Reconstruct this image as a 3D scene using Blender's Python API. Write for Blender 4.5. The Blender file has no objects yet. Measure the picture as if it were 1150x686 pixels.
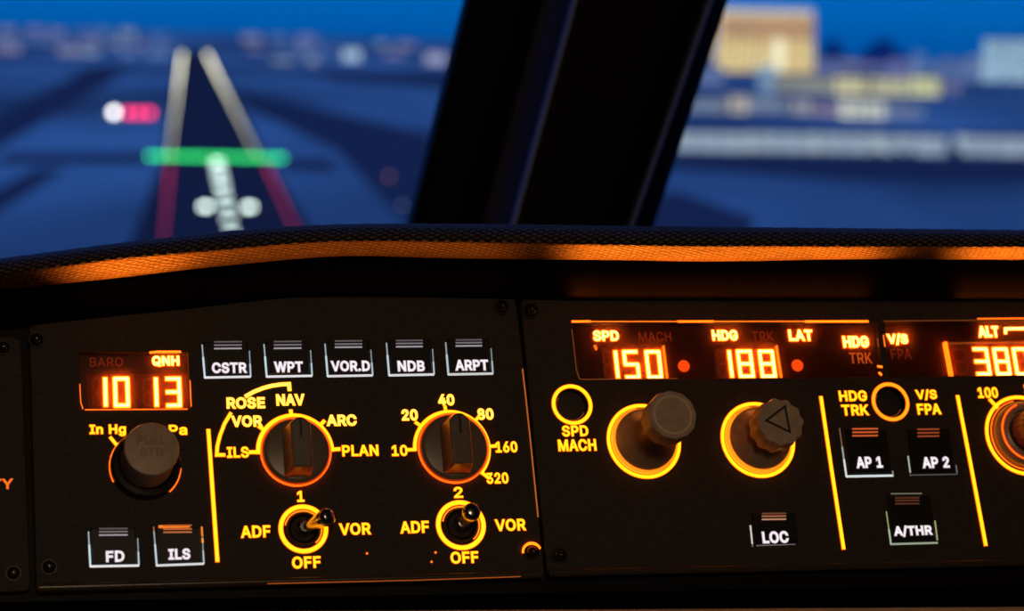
import bpy, bmesh, math, random
from mathutils import Vector, Matrix
from mathutils.geometry import delaunay_2d_cdt
random.seed(7)
S = bpy.context.scene
COL = S.collection
# ------------------------------------------------------------------ camera
F = 2500.0; CX, CY = 575.0, 343.0
PITCH = math.atan(322.7 / F); ROLL = 0.02
FWD = Vector((0, math.cos(PITCH), -math.sin(PITCH)))
R0 = Vector((1, 0, 0)); U0 = Vector((0, math.sin(PITCH), math.cos(PITCH)))
RT = R0 * math.cos(ROLL) + U0 * math.sin(ROLL)
UP = U0 * math.cos(ROLL) - R0 * math.sin(ROLL)
cam = bpy.data.cameras.new('camera'); camo = bpy.data.objects.new('camera', cam); COL.objects.link(camo)
camo.matrix_world = Matrix((RT, UP, -FWD)).transposed().to_4x4()
cam.sensor_width = 36; cam.lens = 36 * F / 1150; cam.clip_start = 0.01; cam.clip_end = 60000
cam.dof.use_dof = True; cam.dof.focus_distance = 0.615
APERTURE = 0.0055
cam.dof.aperture_fstop = (cam.lens / 1000) / APERTURE
S.camera = camo
S.view_settings.view_transform = 'Standard'; S.view_settings.look = 'None'
S.view_settings.exposure = 0; S.view_settings.gamma = 1; S.view_settings.use_curve_mapping = False
# ------------------------------------------------------------------ dusk sky
W = bpy.data.worlds.new('dusk_sky'); S.world = W; W.use_nodes = True
nt = W.node_tree; nt.nodes.clear()
tc = nt.nodes.new('ShaderNodeTexCoord'); sep = nt.nodes.new('ShaderNodeSeparateXYZ')
mr = nt.nodes.new('ShaderNodeMapRange'); mr.inputs[1].default_value = -0.03; mr.inputs[2].default_value = 0.07
cr = nt.nodes.new('ShaderNodeValToRGB'); bg = nt.nodes.new('ShaderNodeBackground'); wo = nt.nodes.new('ShaderNodeOutputWorld')
nt.links.new(tc.outputs['Generated'], sep.inputs[0]); nt.links.new(sep.outputs['Z'], mr.inputs[0])
nt.links.new(mr.outputs[0], cr.inputs[0]); nt.links.new(cr.outputs[0], bg.inputs[0]); nt.links.new(bg.outputs[0], wo.inputs[0])
e = cr.color_ramp.elements
e[0].position = 0.13; e[0].color = (0.0, 0.085, 0.36, 1)
e[1].position = 0.38; e[1].color = (0.0, 0.13, 0.50, 1)
e2 = e.new(0.8); e2.color = (0.004, 0.15, 0.56, 1)
e3 = e.new(1.0); e3.color = (0.035, 0.13, 0.58, 1)
# ------------------------------------------------------------------ cabin lamp (dim warm dome light above and behind the camera)
lamp = bpy.data.lights.new('dome_lamp', 'AREA'); lamp.energy = 3.0; lamp.color = (1, 0.66, 0.40); lamp.size = 0.25
lo = bpy.data.objects.new('dome_lamp', lamp); COL.objects.link(lo)
lo.location = (0.25, -0.75, 0.62); lo.rotation_euler = (math.radians(58), 0, math.radians(10))

# ------------------------------------------------------------------ helpers
def ray(px, py): return FWD + RT * ((px - CX) / F) - UP * ((py - CY) / F)
def P(px, py, z): return ray(px, py) * z
GZ = -81.0
def ground(px, py, dz=0.0):
    r = ray(px, py); return r * ((GZ + dz) / r.z)

NRM = ray(-100, 1250).normalized() * -1.0           # panel normal, towards the viewer
ORG = ray(600, 490) * 0.62
def plane(px, py, h=0.0):
    r = ray(px, py); return r * ((ORG.dot(NRM) + h) / r.dot(NRM))
_a = plane(936, 530); _b = plane(936 - 0.137 * 40, 490)
PV = (_b - _a).normalized(); PU = PV.cross(NRM).normalized()
def uv(px, py, h=0.0):
    p = plane(px, py, h) - ORG; return Vector((p.dot(PU), p.dot(PV)))
def depth(px, py): return plane(px, py).dot(FWD)
FRAME = Matrix((PU, PV, NRM)).transposed().to_4x4(); FRAME.translation = ORG
def sc(px, py):
    a = uv(px, py); return (uv(px + 10, py) - a).length / 10, (uv(px, py + 10) - a).length / 10

_mats = {}
def mat(name, base=(0.5, 0.5, 0.5), rough=0.5, metal=0.0, spec=0.5, emit=None, noise=0.0, nscale=200.0, bump=0.0, far=False):
    if name in _mats: return _mats[name]
    m = bpy.data.materials.new(name); m.use_nodes = True; t = m.node_tree
    b = t.nodes['Principled BSDF']
    b.inputs['Base Color'].default_value = (*base, 1); b.inputs['Roughness'].default_value = rough
    b.inputs['Metallic'].default_value = metal; b.inputs['Specular IOR Level'].default_value = spec
    if emit:
        mx = max(emit); b.inputs['Emission Color'].default_value = tuple(c / mx for c in emit) + (1,)
        b.inputs['Emission Strength'].default_value = mx
    if noise or bump:
        co = t.nodes.new('ShaderNodeTexCoord'); n = t.nodes.new('ShaderNodeTexNoise'); n.inputs['Scale'].default_value = nscale
        n.inputs['Detail'].default_value = 4
        t.links.new(co.outputs['Object'], n.inputs['Vector'])
        if noise:
            r = t.nodes.new('ShaderNodeValToRGB')
            r.color_ramp.elements[0].position = 0.3; r.color_ramp.elements[1].position = 0.7
            r.color_ramp.elements[0].color = (*[c * (1 - noise) for c in base], 1)
            r.color_ramp.elements[1].color = (*[min(1, c * (1 + noise)) for c in base], 1)
            t.links.new(n.outputs['Fac'], r.inputs[0]); t.links.new(r.outputs[0], b.inputs['Base Color'])
        if bump:
            bp = t.nodes.new('ShaderNodeBump'); bp.inputs['Strength'].default_value = bump; bp.inputs['Distance'].default_value = 0.0003
            t.links.new(n.outputs['Fac'], bp.inputs['Height']); t.links.new(bp.outputs[0], b.inputs['Normal'])
    if far: m.cycles.emission_sampling = 'NONE'
    _mats[name] = m; return m

PLATE = mat('panel_paint', (0.038, 0.030, 0.024), 0.62, spec=0.25, noise=0.25, nscale=900, bump=0.25)
BLACK = mat('black_plastic', (0.012, 0.011, 0.011), 0.35, spec=0.4)
CAPB = mat('button_plastic', (0.010, 0.010, 0.011), 0.42, spec=0.3)
WINB = mat('display_back', (0.05, 0.010, 0.005), 0.38, spec=0.35)
MODU = mat('display_module', (0.25, 0.05, 0.015), 0.55, spec=0.3)
GHOST = mat('unlit_segment', (0.42, 0.11, 0.05), 0.5, spec=0.3)
DULL = mat('unlit_lettering', (0.45, 0.10, 0.045), 0.5, spec=0.3, emit=(0.07, 0.007, 0.002))
DULL2 = mat('half_lit_lettering', (0.5, 0.12, 0.05), 0.5, emit=(0.50, 0.075, 0.008))
YEL = mat('lit_legend_yellow', (0.6, 0.5, 0.2), 0.5, emit=(3.0, 0.96, 0.004))
ORA = mat('legend_halo_orange', (0.5, 0.2, 0.05), 0.5, emit=(1.2, 0.17, 0.003))  # wider layer under lit lettering and rings, a painted halo of their glow
YELP = mat('lit_legend_pale', (0.6, 0.5, 0.3), 0.5, emit=(1.4, 0.86, 0.16))
HOT = mat('display_lettering_core', (0.6, 0.5, 0.4), 0.5, emit=(9.0, 3.6, 0.8))
SEG = mat('segment_core', (0.6, 0.5, 0.4), 0.5, emit=(15.0, 5.0, 1.0))
SEGE = mat('segment_edge', (0.6, 0.4, 0.2), 0.5, emit=(8.0, 0.95, 0.02))
DOT = mat('indicator_dot', (0.5, 0.1, 0.03), 0.5, emit=(1.0, 0.075, 0.004))
EDGE = mat('glowing_acrylic_edge', (0.4, 0.2, 0.1), 0.4, emit=(2.0, 0.24, 0.006))
EDGEY = mat('bright_acrylic_edge', (0.4, 0.2, 0.1), 0.4, emit=(4.0, 0.5, 0.01))
EDGED = mat('faint_acrylic_edge', (0.2, 0.1, 0.06), 0.4, emit=(0.16, 0.035, 0.006))
WHT = mat('lit_legend_white', (0.7, 0.7, 0.7), 0.5, emit=(0.86, 0.80, 0.86))
WHTE = mat('white_legend_halo', (0.5, 0.5, 0.5), 0.5, emit=(0.22, 0.18, 0.22))  # dim surround, glow painted round the white letters
KNOB = mat('knob_plastic', (0.52, 0.38, 0.26), 0.42, spec=0.4, noise=0.12, nscale=400, bump=0.2)
KNOBD = mat('dark_knob_plastic', (0.17, 0.13, 0.10), 0.32, spec=0.5, noise=0.1, nscale=500)
CHROME = mat('toggle_metal', (0.55, 0.52, 0.50), 0.22, metal=1.0)
INK = mat('black_ink', (0.012, 0.010, 0.010), 0.5)
SCREW = mat('screw_metal', (0.05, 0.05, 0.05), 0.22, metal=0.6)

def tag(o, label=None, cat=None, group=None, kind=None):
    if label: o['label'] = label
    if cat: o['category'] = cat
    if group: o['group'] = group
    if kind: o['kind'] = kind
    return o
def link(name, me, mats, parent=None, loc=None, smooth=False):
    o = bpy.data.objects.new(name, me); COL.objects.link(o)
    for m in (mats if isinstance(mats, (list, tuple)) else [mats]): me.materials.append(m)
    if parent: o.parent = parent
    if loc is not None: o.location = loc
    if smooth:
        for p in me.polygons: p.use_smooth = True
    return o
def obj(name, bm, mats, parent=None, loc=None, smooth=False):
    bmesh.ops.recalc_face_normals(bm, faces=bm.faces)
    me = bpy.data.meshes.new(name); bm.to_mesh(me); bm.free(); return link(name, me, mats, parent, loc, smooth)

def add_poly(bm, pts, z0, z1, mi=0):
    """prism over a closed 2D outline"""
    a = [bm.verts.new((p[0], p[1], z0)) for p in pts]; b = [bm.verts.new((p[0], p[1], z1)) for p in pts]
    n = len(pts); fs = [bm.faces.new(b), bm.faces.new(a[::-1])]
    for i in range(n): fs.append(bm.faces.new((a[i], a[(i + 1) % n], b[(i + 1) % n], b[i])))
    for f_ in fs: f_.material_index = mi
def add_strip(bm, pts, w, z0, z1, mi=0, closed=False, caps=True):
    """a flat ribbon of width w along a 2D line, square-sectioned"""
    pts = [Vector(p) for p in pts]; n = len(pts); rows = []
    for i, p in enumerate(pts):
        a = pts[i - 1] if (i > 0 or closed) else p; b = pts[(i + 1) % n] if (i < n - 1 or closed) else p
        d1 = (p - a).normalized() if (p - a).length > 1e-9 else None; d2 = (b - p).normalized() if (b - p).length > 1e-9 else None
        d = ((d1 or d2) + (d2 or d1)).normalized(); k = 1.0
        if d1 and d2: k = 1 / max(0.5, d.dot(d1))
        nn = Vector((-d.y, d.x)) * (w / 2 * k)
        e_ = Vector((0, 0))
        if caps and not closed: e_ = d * (w / 2) * (-1 if i == 0 else 1 if i == n - 1 else 0)
        rows.append([bm.verts.new((*(p + e_ + nn), z0)), bm.verts.new((*(p + e_ - nn), z0)), bm.verts.new((*(p + e_ - nn), z1)), bm.verts.new((*(p + e_ + nn), z1))])
    m = n if closed else n - 1
    fs = []
    for i in range(m):
        a, b = rows[i], rows[(i + 1) % n]
        for k in range(4): fs.append(bm.faces.new((a[k], a[(k + 1) % 4], b[(k + 1) % 4], b[k])))
    if not closed: fs += [bm.faces.new(rows[0][::-1]), bm.faces.new(rows[-1])]
    for f_ in fs: f_.material_index = mi
def arc(cx, cy, r, a0, a1, n=40):
    return [(cx + r * math.cos(math.radians(a0 + (a1 - a0) * i / n)), cy + r * math.sin(math.radians(a0 + (a1 - a0) * i / n))) for i in range(n + 1)]
def add_lathe(bm, prof, n=48, c=(0, 0), mi=0, rfun=None):
    rows = []
    for r, z in prof:
        if r < 1e-7: rows.append([bm.verts.new((c[0], c[1], z))]); continue
        rows.append([bm.verts.new((c[0] + r * (rfun(2 * math.pi * i / n, z) if rfun else 1) * math.cos(2 * math.pi * i / n),
                                   c[1] + r * (rfun(2 * math.pi * i / n, z) if rfun else 1) * math.sin(2 * math.pi * i / n), z)) for i in range(n)])
    for a, b in zip(rows, rows[1:]):
        for i in range(n):
            j = (i + 1) % n
            if len(a) == 1 and len(b) == 1: continue
            if len(a) == 1: f_ = bm.faces.new((a[0], b[j], b[i]))
            elif len(b) == 1: f_ = bm.faces.new((a[i], a[j], b[0]))
            else: f_ = bm.faces.new((a[i], a[j], b[j], b[i]))
            f_.material_index = mi
def add_box(bm, x0, x1, y0, y1, z0, z1, mi=0): add_poly(bm, [(x0, y0), (x1, y0), (x1, y1), (x0, y1)], z0, z1, mi)
def tube(bm, p0, p1, r0, r1, n=24, mi=0):
    p0, p1 = Vector(p0), Vector(p1); d = (p1 - p0).normalized(); a = d.orthogonal().normalized(); b = d.cross(a)
    A = [bm.verts.new(p0 + (a * math.cos(t) + b * math.sin(t)) * r0) for t in [2 * math.pi * i / n for i in range(n)]]
    B = [bm.verts.new(p1 + (a * math.cos(t) + b * math.sin(t)) * r1) for t in [2 * math.pi * i / n for i in range(n)]]
    fs = [bm.faces.new(A[::-1]), bm.faces.new(B)] + [bm.faces.new((A[i], A[(i + 1) % n], B[(i + 1) % n], B[i])) for i in range(n)]
    for f_ in fs: f_.material_index = mi
def auto_smooth(o, ang=35):
    bm = bmesh.new(); bm.from_mesh(o.data)
    for f_ in bm.faces: f_.smooth = True
    for e_ in bm.edges:
        if len(e_.link_faces) == 2 and e_.calc_face_angle(0) > math.radians(ang): e_.smooth = False
    bm.to_mesh(o.data); bm.free(); return o
def bevel(o, w, seg=2, ang=40):
    m = o.modifiers.new('bevel', 'BEVEL'); m.width = w; m.segments = seg; m.limit_method = 'ANGLE'; m.angle_limit = math.radians(ang); return o

# panel things: an Empty carrying the panel frame; everything on it is laid out in the panel's own plane
def panel_root(name, px, py, label):
    o = bpy.data.objects.new(name, None); COL.objects.link(o); o.empty_display_size = 0.02
    M = FRAME.copy(); M.translation = plane(px, py); o.matrix_world = M
    tag(o, label, 'control panel'); o['u0'] = uv(px, py).x; o['v0'] = uv(px, py).y
    del_keys.append(o); return o
del_keys = []
def L(root, px, py, h=0.0, at=0.0):
    """a place on the panel, in the panel's coordinates; at = height of the surface it is seen on"""
    q = uv(px, py, at); return Vector((q.x - root['u0'], q.y - root['v0'], h))
def rel(px, py, cx, cy):
    q = uv(px, py) - uv(cx, cy); return (q.x, q.y)

# letter outlines (advance, closed outlines in thousandths of the type size)
GLYPHS = {
    'A': (480, [[[16,0],[201,509],[276,509],[463,0],[395,0],[287,302],[264,372],[232,478],[245,478],[213,371],[191,302],[85,0]],[[110,142],[110,199],[370,199],[370,142]]]),
    'B': (456, [[[60,0],[60,509],[241,509],[266,508],[290,504],[310,499],[329,491],[345,481],[359,470],[371,456],[381,442],[388,426],[394,410],[397,392],[398,374],[397,358],[395,344],[392,331],[387,320],[381,310],[373,301],[365,293],[356,286],[315,267],[315,262],[327,260],[339,257],[351,252],[363,245],[374,237],[385,227],[394,216],[402,203],[409,189],[414,173],[417,155],[418,136],[417,117],[414,100],[408,83],[400,67],[390,52],[377,39],[362,28],[344,18],[324,10],[301,5],[276,1],[247,0]],[[125,57],[245,57],[272,58],[296,63],[315,70],[330,80],[341,92],[349,106],[353,120],[355,137],[354,150],[352,162],[348,173],[342,184],[335,194],[327,203],[317,211],[306,218],[293,224],[280,228],[265,230],[248,231],[125,231]],[[125,285],[238,285],[252,286],[264,288],[277,291],[288,296],[299,302],[308,309],[316,317],[323,326],[329,336],[333,348],[335,359],[336,372],[335,388],[330,403],[323,417],[313,429],[299,439],[283,446],[263,451],[240,452],[125,452]]]),
    'C': (510, [[[267,-7],[235,-5],[205,1],[176,11],[150,25],[126,42],[104,63],[86,87],[70,115],[57,146],[48,179],[42,215],[40,254],[42,293],[48,329],[57,362],[70,393],[86,421],[104,445],[126,466],[150,484],[176,498],[205,508],[235,514],[267,516],[286,515],[305,513],[323,509],[340,504],[357,498],[373,491],[388,482],[402,471],[415,460],[427,447],[438,433],[448,418],[456,402],[463,385],[469,367],[473,348],[408,348],[389,395],[357,428],[315,449],[267,456],[244,454],[223,450],[203,442],[184,432],[166,419],[150,404],[137,385],[125,364],[116,340],[109,314],[104,285],[103,254],[104,223],[109,195],[116,169],[125,145],[137,124],[151,105],[166,89],[184,76],[203,66],[223,59],[244,54],[267,53],[315,60],[357,81],[389,114],[408,160],[473,160],[469,141],[463,124],[456,107],[448,91],[438,76],[428,62],[416,49],[402,38],[388,28],[373,19],[357,11],[341,5],[323,0],[305,-4],[286,-6]]]),
    'D': (502, [[[219,0],[96,0],[96,57],[215,57],[245,58],[272,63],[296,70],[318,81],[337,94],[354,110],[368,128],[379,149],[388,172],[394,198],[398,225],[399,255],[398,285],[394,312],[388,338],[379,361],[368,381],[354,399],[338,415],[320,428],[299,438],[275,446],[249,450],[221,452],[93,452],[93,509],[225,509],[261,507],[294,501],[325,492],[353,478],[378,461],[399,441],[418,418],[433,391],[446,361],[455,329],[460,293],[462,255],[460,217],[455,181],[446,149],[433,119],[417,92],[398,68],[376,48],[351,31],[322,17],[291,8],[256,2]],[[125,509],[125,0],[60,0],[60,509]]]),
    'E': (419, [[[60,0],[60,509],[372,509],[372,452],[125,452],[125,286],[355,286],[355,229],[125,229],[125,57],[375,57],[375,0]]]),
    'F': (410, [[[60,0],[60,509],[369,509],[369,452],[125,452],[125,278],[346,278],[346,221],[125,221],[125,0]]]),
    'G': (520, [[[269,-7],[236,-5],[205,1],[176,11],[149,25],[125,43],[103,64],[85,88],[69,116],[56,147],[47,180],[42,216],[40,254],[42,293],[47,329],[56,362],[69,393],[85,421],[103,445],[125,466],[149,484],[175,498],[203,508],[233,514],[265,516],[285,515],[304,513],[322,509],[340,504],[357,497],[374,489],[389,480],[403,469],[417,457],[429,445],[439,431],[449,416],[457,400],[464,384],[470,367],[474,349],[408,349],[387,393],[356,427],[315,448],[265,456],[243,454],[222,450],[202,442],[183,432],[166,419],[150,404],[137,385],[125,364],[116,340],[109,314],[104,285],[103,254],[104,223],[109,195],[116,169],[125,145],[137,124],[151,105],[166,89],[184,76],[203,66],[224,59],[246,54],[269,53],[290,54],[309,58],[328,63],[345,71],[361,81],[374,93],[386,107],[396,123],[404,141],[410,160],[414,180],[415,202],[434,199],[283,199],[283,256],[478,256],[478,200],[476,170],[471,141],[463,115],[451,91],[436,69],[419,50],[399,33],[377,19],[352,8],[326,0],[298,-5]]]),
    'H': (517, [[[60,0],[60,509],[125,509],[125,289],[392,289],[392,509],[457,509],[457,0],[392,0],[392,232],[125,232],[125,0]]]),
    'I': (301, [[[31,0],[31,57],[118,57],[118,452],[31,452],[31,509],[269,509],[269,452],[183,452],[183,57],[269,57],[269,0]]]),
    'L': (393, [[[60,0],[60,509],[125,509],[125,57],[361,57],[361,0]]]),
    'M': (628, [[[60,0],[60,509],[152,509],[277,187],[287,159],[299,123],[311,84],[322,49],[307,49],[318,83],[330,121],[342,158],[352,187],[476,509],[568,509],[568,0],[504,0],[504,291],[504,327],[505,369],[506,413],[507,457],[513,457],[498,409],[482,363],[467,322],[456,291],[342,0],[286,0],[170,291],[159,321],[145,361],[129,408],[112,457],[119,457],[120,416],[121,372],[122,328],[122,291],[122,0]]]),
    'N': (523, [[[60,0],[60,509],[136,509],[343,183],[363,151],[388,107],[414,55],[405,54],[401,108],[399,157],[399,195],[399,509],[463,509],[463,0],[387,0],[202,290],[177,331],[148,381],[108,452],[119,454],[122,384],[124,328],[125,291],[125,0]]]),
    'O': (533, [[[267,-7],[235,-5],[205,1],[176,11],[150,25],[126,42],[105,63],[86,87],[70,115],[57,146],[48,179],[42,215],[40,254],[42,293],[48,329],[57,362],[70,393],[86,421],[105,445],[126,466],[150,484],[176,498],[205,508],[235,514],[267,516],[299,514],[329,508],[358,498],[384,484],[408,466],[429,445],[448,421],[464,393],[477,362],[486,329],[491,293],[493,254],[491,215],[486,179],[477,146],[464,115],[448,87],[429,63],[408,42],[384,25],[358,11],[329,1],[299,-5]],[[267,53],[289,54],[310,59],[330,66],[349,76],[367,89],[383,104],[396,123],[408,144],[418,168],[425,194],[429,223],[430,254],[429,286],[425,315],[418,341],[408,365],[396,386],[383,404],[367,420],[349,433],[330,443],[310,450],[289,455],[267,456],[244,455],[223,450],[203,443],[184,433],[166,420],[151,404],[137,385],[125,364],[116,340],[109,314],[104,285],[103,254],[104,223],[109,194],[116,168],[125,144],[137,123],[151,105],[166,89],[184,76],[203,66],[223,59],[244,54]]]),
    'P': (445, [[[60,0],[60,509],[235,509],[263,508],[289,504],[312,497],[332,487],[350,476],[366,462],[379,447],[390,430],[398,411],[404,391],[408,370],[409,348],[408,325],[404,304],[398,284],[390,265],[379,248],[366,233],[350,219],[332,207],[312,198],[289,191],[263,187],[235,186],[109,186],[109,242],[233,242],[252,243],[269,246],[284,250],[297,256],[308,263],[318,272],[326,283],[333,294],[338,306],[341,320],[343,333],[344,348],[343,363],[342,376],[338,390],[333,402],[326,413],[318,423],[308,432],[297,439],[283,445],[268,449],[251,451],[232,452],[125,452],[125,0]]]),
    'Q': (533, [[[245,159],[313,159],[369,85],[384,65],[468,-48],[401,-48],[346,27],[331,46]],[[267,-7],[235,-5],[205,1],[176,11],[150,25],[126,42],[105,63],[86,87],[70,115],[57,146],[48,179],[42,215],[40,254],[42,293],[48,329],[57,362],[70,393],[86,421],[105,445],[126,466],[150,484],[176,498],[205,508],[235,514],[267,516],[299,514],[329,508],[358,498],[384,484],[408,466],[429,445],[448,421],[464,393],[477,362],[486,329],[491,293],[493,254],[491,215],[486,179],[477,146],[464,115],[448,87],[429,63],[408,42],[384,25],[358,11],[329,1],[299,-5]],[[267,53],[289,54],[310,59],[330,66],[349,76],[367,89],[383,104],[396,123],[408,144],[418,168],[425,194],[429,223],[430,254],[429,286],[425,315],[418,341],[408,365],[396,386],[383,404],[367,420],[349,433],[330,443],[310,450],[289,455],[267,456],[244,455],[223,450],[203,443],[184,433],[166,420],[151,404],[137,385],[125,364],[116,340],[109,314],[104,285],[103,254],[104,223],[109,194],[116,168],[125,144],[137,123],[151,105],[166,89],[184,76],[203,66],[223,59],[244,54]]]),
    'R': (449, [[[60,0],[60,509],[236,509],[264,508],[289,504],[312,498],[333,489],[351,478],[367,465],[380,450],[390,433],[398,415],[404,395],[408,374],[409,352],[408,330],[404,309],[398,289],[390,271],[380,255],[367,240],[351,228],[333,217],[312,209],[289,203],[264,199],[236,198],[96,198],[96,255],[234,255],[253,256],[269,258],[284,262],[298,267],[309,274],[319,281],[327,290],[334,300],[339,312],[342,324],[344,338],[345,352],[344,367],[342,380],[339,393],[334,405],[327,416],[319,425],[309,433],[298,440],[284,445],[269,449],[252,451],[233,452],[125,452],[125,0]],[[353,0],[230,229],[303,229],[428,0]]]),
    'S': (447, [[[224,-9],[197,-8],[172,-4],[149,1],[128,9],[108,19],[91,31],[76,44],[64,60],[54,77],[46,96],[41,115],[38,137],[104,137],[106,123],[110,110],[116,98],[123,88],[132,79],[142,71],[154,64],[166,59],[224,49],[241,50],[257,52],[272,55],[286,60],[299,66],[311,74],[321,82],[329,92],[336,102],[342,114],[345,126],[346,139],[345,151],[342,161],[338,171],[332,179],[296,205],[245,222],[184,239],[154,249],[128,261],[105,274],[86,289],[71,307],[60,326],[54,348],[52,372],[53,393],[58,413],[65,431],[75,448],[87,463],[102,476],[119,488],[138,498],[158,506],[180,512],[203,515],[227,516],[252,515],[274,512],[296,506],[316,498],[334,488],[351,476],[365,463],[377,449],[387,433],[394,415],[399,397],[401,378],[337,378],[334,396],[327,412],[316,425],[302,437],[285,446],[267,453],[247,458],[225,459],[209,458],[194,456],[180,453],[167,448],[156,442],[145,435],[136,427],[129,418],[123,408],[119,398],[116,387],[115,376],[116,363],[119,352],[124,342],[131,334],[169,308],[212,293],[264,279],[312,264],[359,238],[395,198],[401,185],[405,171],[407,156],[408,139],[407,119],[403,99],[396,81],[386,64],[374,48],[360,34],[343,22],[323,11],[302,2],[278,-4],[252,-8]]]),
    'T': (449, [[[32,452],[32,509],[417,509],[417,452],[257,452],[257,0],[193,0],[193,452]]]),
    'U': (517, [[[259,-8],[230,-7],[203,-2],[177,5],[154,15],[133,28],[114,43],[98,61],[85,80],[74,101],[66,124],[62,148],[60,173],[60,509],[124,509],[124,178],[125,160],[128,144],[134,128],[141,113],[150,100],[161,88],[173,77],[187,68],[203,61],[220,56],[239,53],[259,52],[279,53],[298,56],[315,61],[331,68],[345,77],[357,88],[368,100],[377,113],[384,128],[389,144],[392,160],[393,178],[393,509],[457,509],[457,173],[456,148],[451,123],[444,101],[433,80],[419,61],[403,43],[384,28],[363,15],[340,5],[315,-2],[288,-7]]]),
    'V': (480, [[[204,0],[16,509],[84,509],[192,206],[215,137],[248,31],[235,31],[267,138],[290,206],[395,509],[463,509],[278,0]]]),
    'W': (686, [[[155,0],[16,509],[82,509],[163,196],[175,145],[187,94],[197,40],[189,40],[200,94],[211,145],[224,196],[306,509],[380,509],[462,196],[474,145],[486,94],[497,40],[488,40],[499,94],[510,145],[523,196],[603,509],[670,509],[530,0],[455,0],[368,323],[351,391],[336,475],[350,475],[335,395],[318,323],[230,0]]]),
    'K': (467, [[[104,145],[104,216],[139,261],[174,303],[212,344],[364,509],[448,509],[231,276]],[[60,0],[60,509],[125,509],[125,334],[124,225],[125,193],[125,0]],[[372,0],[188,259],[228,309],[449,0]]]),
    'Y': (472, [[[203,0],[203,208],[16,509],[91,509],[192,344],[222,292],[250,230],[224,230],[251,293],[280,344],[381,509],[455,509],[268,208],[268,0]]]),
    '0': (453, [[[227,-7],[200,-5],[174,1],[151,10],[130,24],[111,41],[95,62],[81,86],[69,113],[60,144],[53,178],[49,214],[48,254],[49,294],[53,330],[60,364],[69,395],[81,423],[95,447],[111,467],[130,484],[151,498],[174,508],[200,514],[227,516],[254,514],[279,508],[302,498],[323,484],[342,467],[358,447],[372,423],[384,395],[393,364],[400,330],[404,294],[405,254],[404,214],[400,178],[393,144],[384,113],[372,86],[358,62],[342,41],[323,24],[302,10],[279,1],[254,-5]],[[227,50],[245,52],[262,56],[276,64],[290,74],[303,87],[313,103],[322,122],[330,144],[336,168],[340,194],[343,223],[344,254],[343,285],[340,314],[336,341],[330,365],[322,386],[313,405],[303,422],[290,435],[276,446],[262,454],[245,458],[227,460],[209,458],[192,454],[177,446],[163,435],[151,422],[140,405],[131,386],[123,365],[117,341],[113,314],[110,285],[109,254],[110,223],[113,194],[117,168],[123,144],[131,122],[140,103],[151,87],[163,74],[177,64],[192,56],[209,52]]]),
    '1': (453, [[[76,0],[76,55],[391,55],[391,0]],[[276,509],[276,0],[212,0],[212,448],[86,358],[86,427],[198,509]]]),
    '2': (453, [[[64,0],[64,47],[234,229],[282,282],[311,327],[320,371],[319,385],[317,397],[313,408],[308,419],[301,428],[293,436],[284,443],[273,449],[224,460],[210,459],[196,457],[184,453],[172,447],[162,440],[153,433],[146,424],[139,413],[134,402],[130,390],[128,376],[127,362],[66,362],[67,384],[71,405],[77,424],[86,442],[97,458],[111,473],[126,485],[143,496],[162,505],[181,511],[202,515],[225,516],[247,515],[268,511],[287,505],[306,497],[322,486],[337,474],[350,461],[361,445],[370,429],[376,411],[380,392],[381,372],[371,318],[336,259],[267,180],[153,60],[389,57],[389,0]]]),
    '3': (453, [[[218,-7],[195,-6],[173,-3],[152,3],[133,10],[114,19],[98,30],[83,43],[70,57],[59,74],[52,92],[47,111],[44,132],[109,132],[111,119],[115,107],[120,97],[126,87],[134,78],[143,71],[154,64],[165,59],[219,50],[234,51],[248,52],[262,56],[275,61],[287,67],[298,74],[307,83],[315,93],[321,104],[325,116],[328,130],[329,145],[328,158],[326,172],[322,184],[316,196],[308,207],[299,217],[288,226],[275,234],[260,240],[242,244],[223,247],[201,248],[157,248],[157,299],[288,448],[70,452],[70,509],[372,509],[372,461],[211,278],[211,289],[238,290],[264,288],[287,284],[308,276],[327,265],[344,253],[359,239],[371,222],[381,204],[388,185],[392,166],[393,145],[392,123],[387,103],[380,84],[370,66],[358,50],[344,35],[327,23],[309,12],[288,4],[266,-2],[243,-6]]]),
    '4': (453, [[[40,105],[40,158],[247,509],[311,509],[109,166],[413,163],[413,105]],[[282,0],[282,121],[282,146],[282,318],[343,318],[343,0]]]),
    '6': (453, [[[226,-7],[203,-6],[182,-2],[161,5],[142,15],[125,27],[109,40],[96,56],[84,74],[75,94],[69,115],[65,138],[64,162],[65,180],[68,199],[73,219],[80,239],[137,340],[252,509],[322,509],[151,261],[145,261],[165,288],[196,307],[235,314],[258,313],[278,309],[298,303],[316,295],[332,284],[347,271],[359,256],[370,240],[378,221],[384,202],[388,180],[389,157],[388,134],[384,112],[377,92],[368,73],[356,55],[343,39],[327,26],[310,14],[291,5],[271,-2],[249,-6]],[[226,48],[241,49],[254,52],[267,56],[279,63],[290,70],[299,79],[307,90],[314,101],[320,114],[324,128],[326,142],[327,157],[326,172],[324,187],[320,200],[314,213],[307,225],[299,235],[290,244],[279,251],[267,257],[254,262],[241,264],[226,265],[212,264],[198,262],[186,258],[174,252],[163,245],[154,236],[145,225],[138,214],[132,201],[128,188],[126,173],[125,158],[126,143],[128,128],[132,115],[138,102],[145,90],[154,79],[163,70],[174,63],[186,56],[198,52],[212,49]]]),
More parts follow.
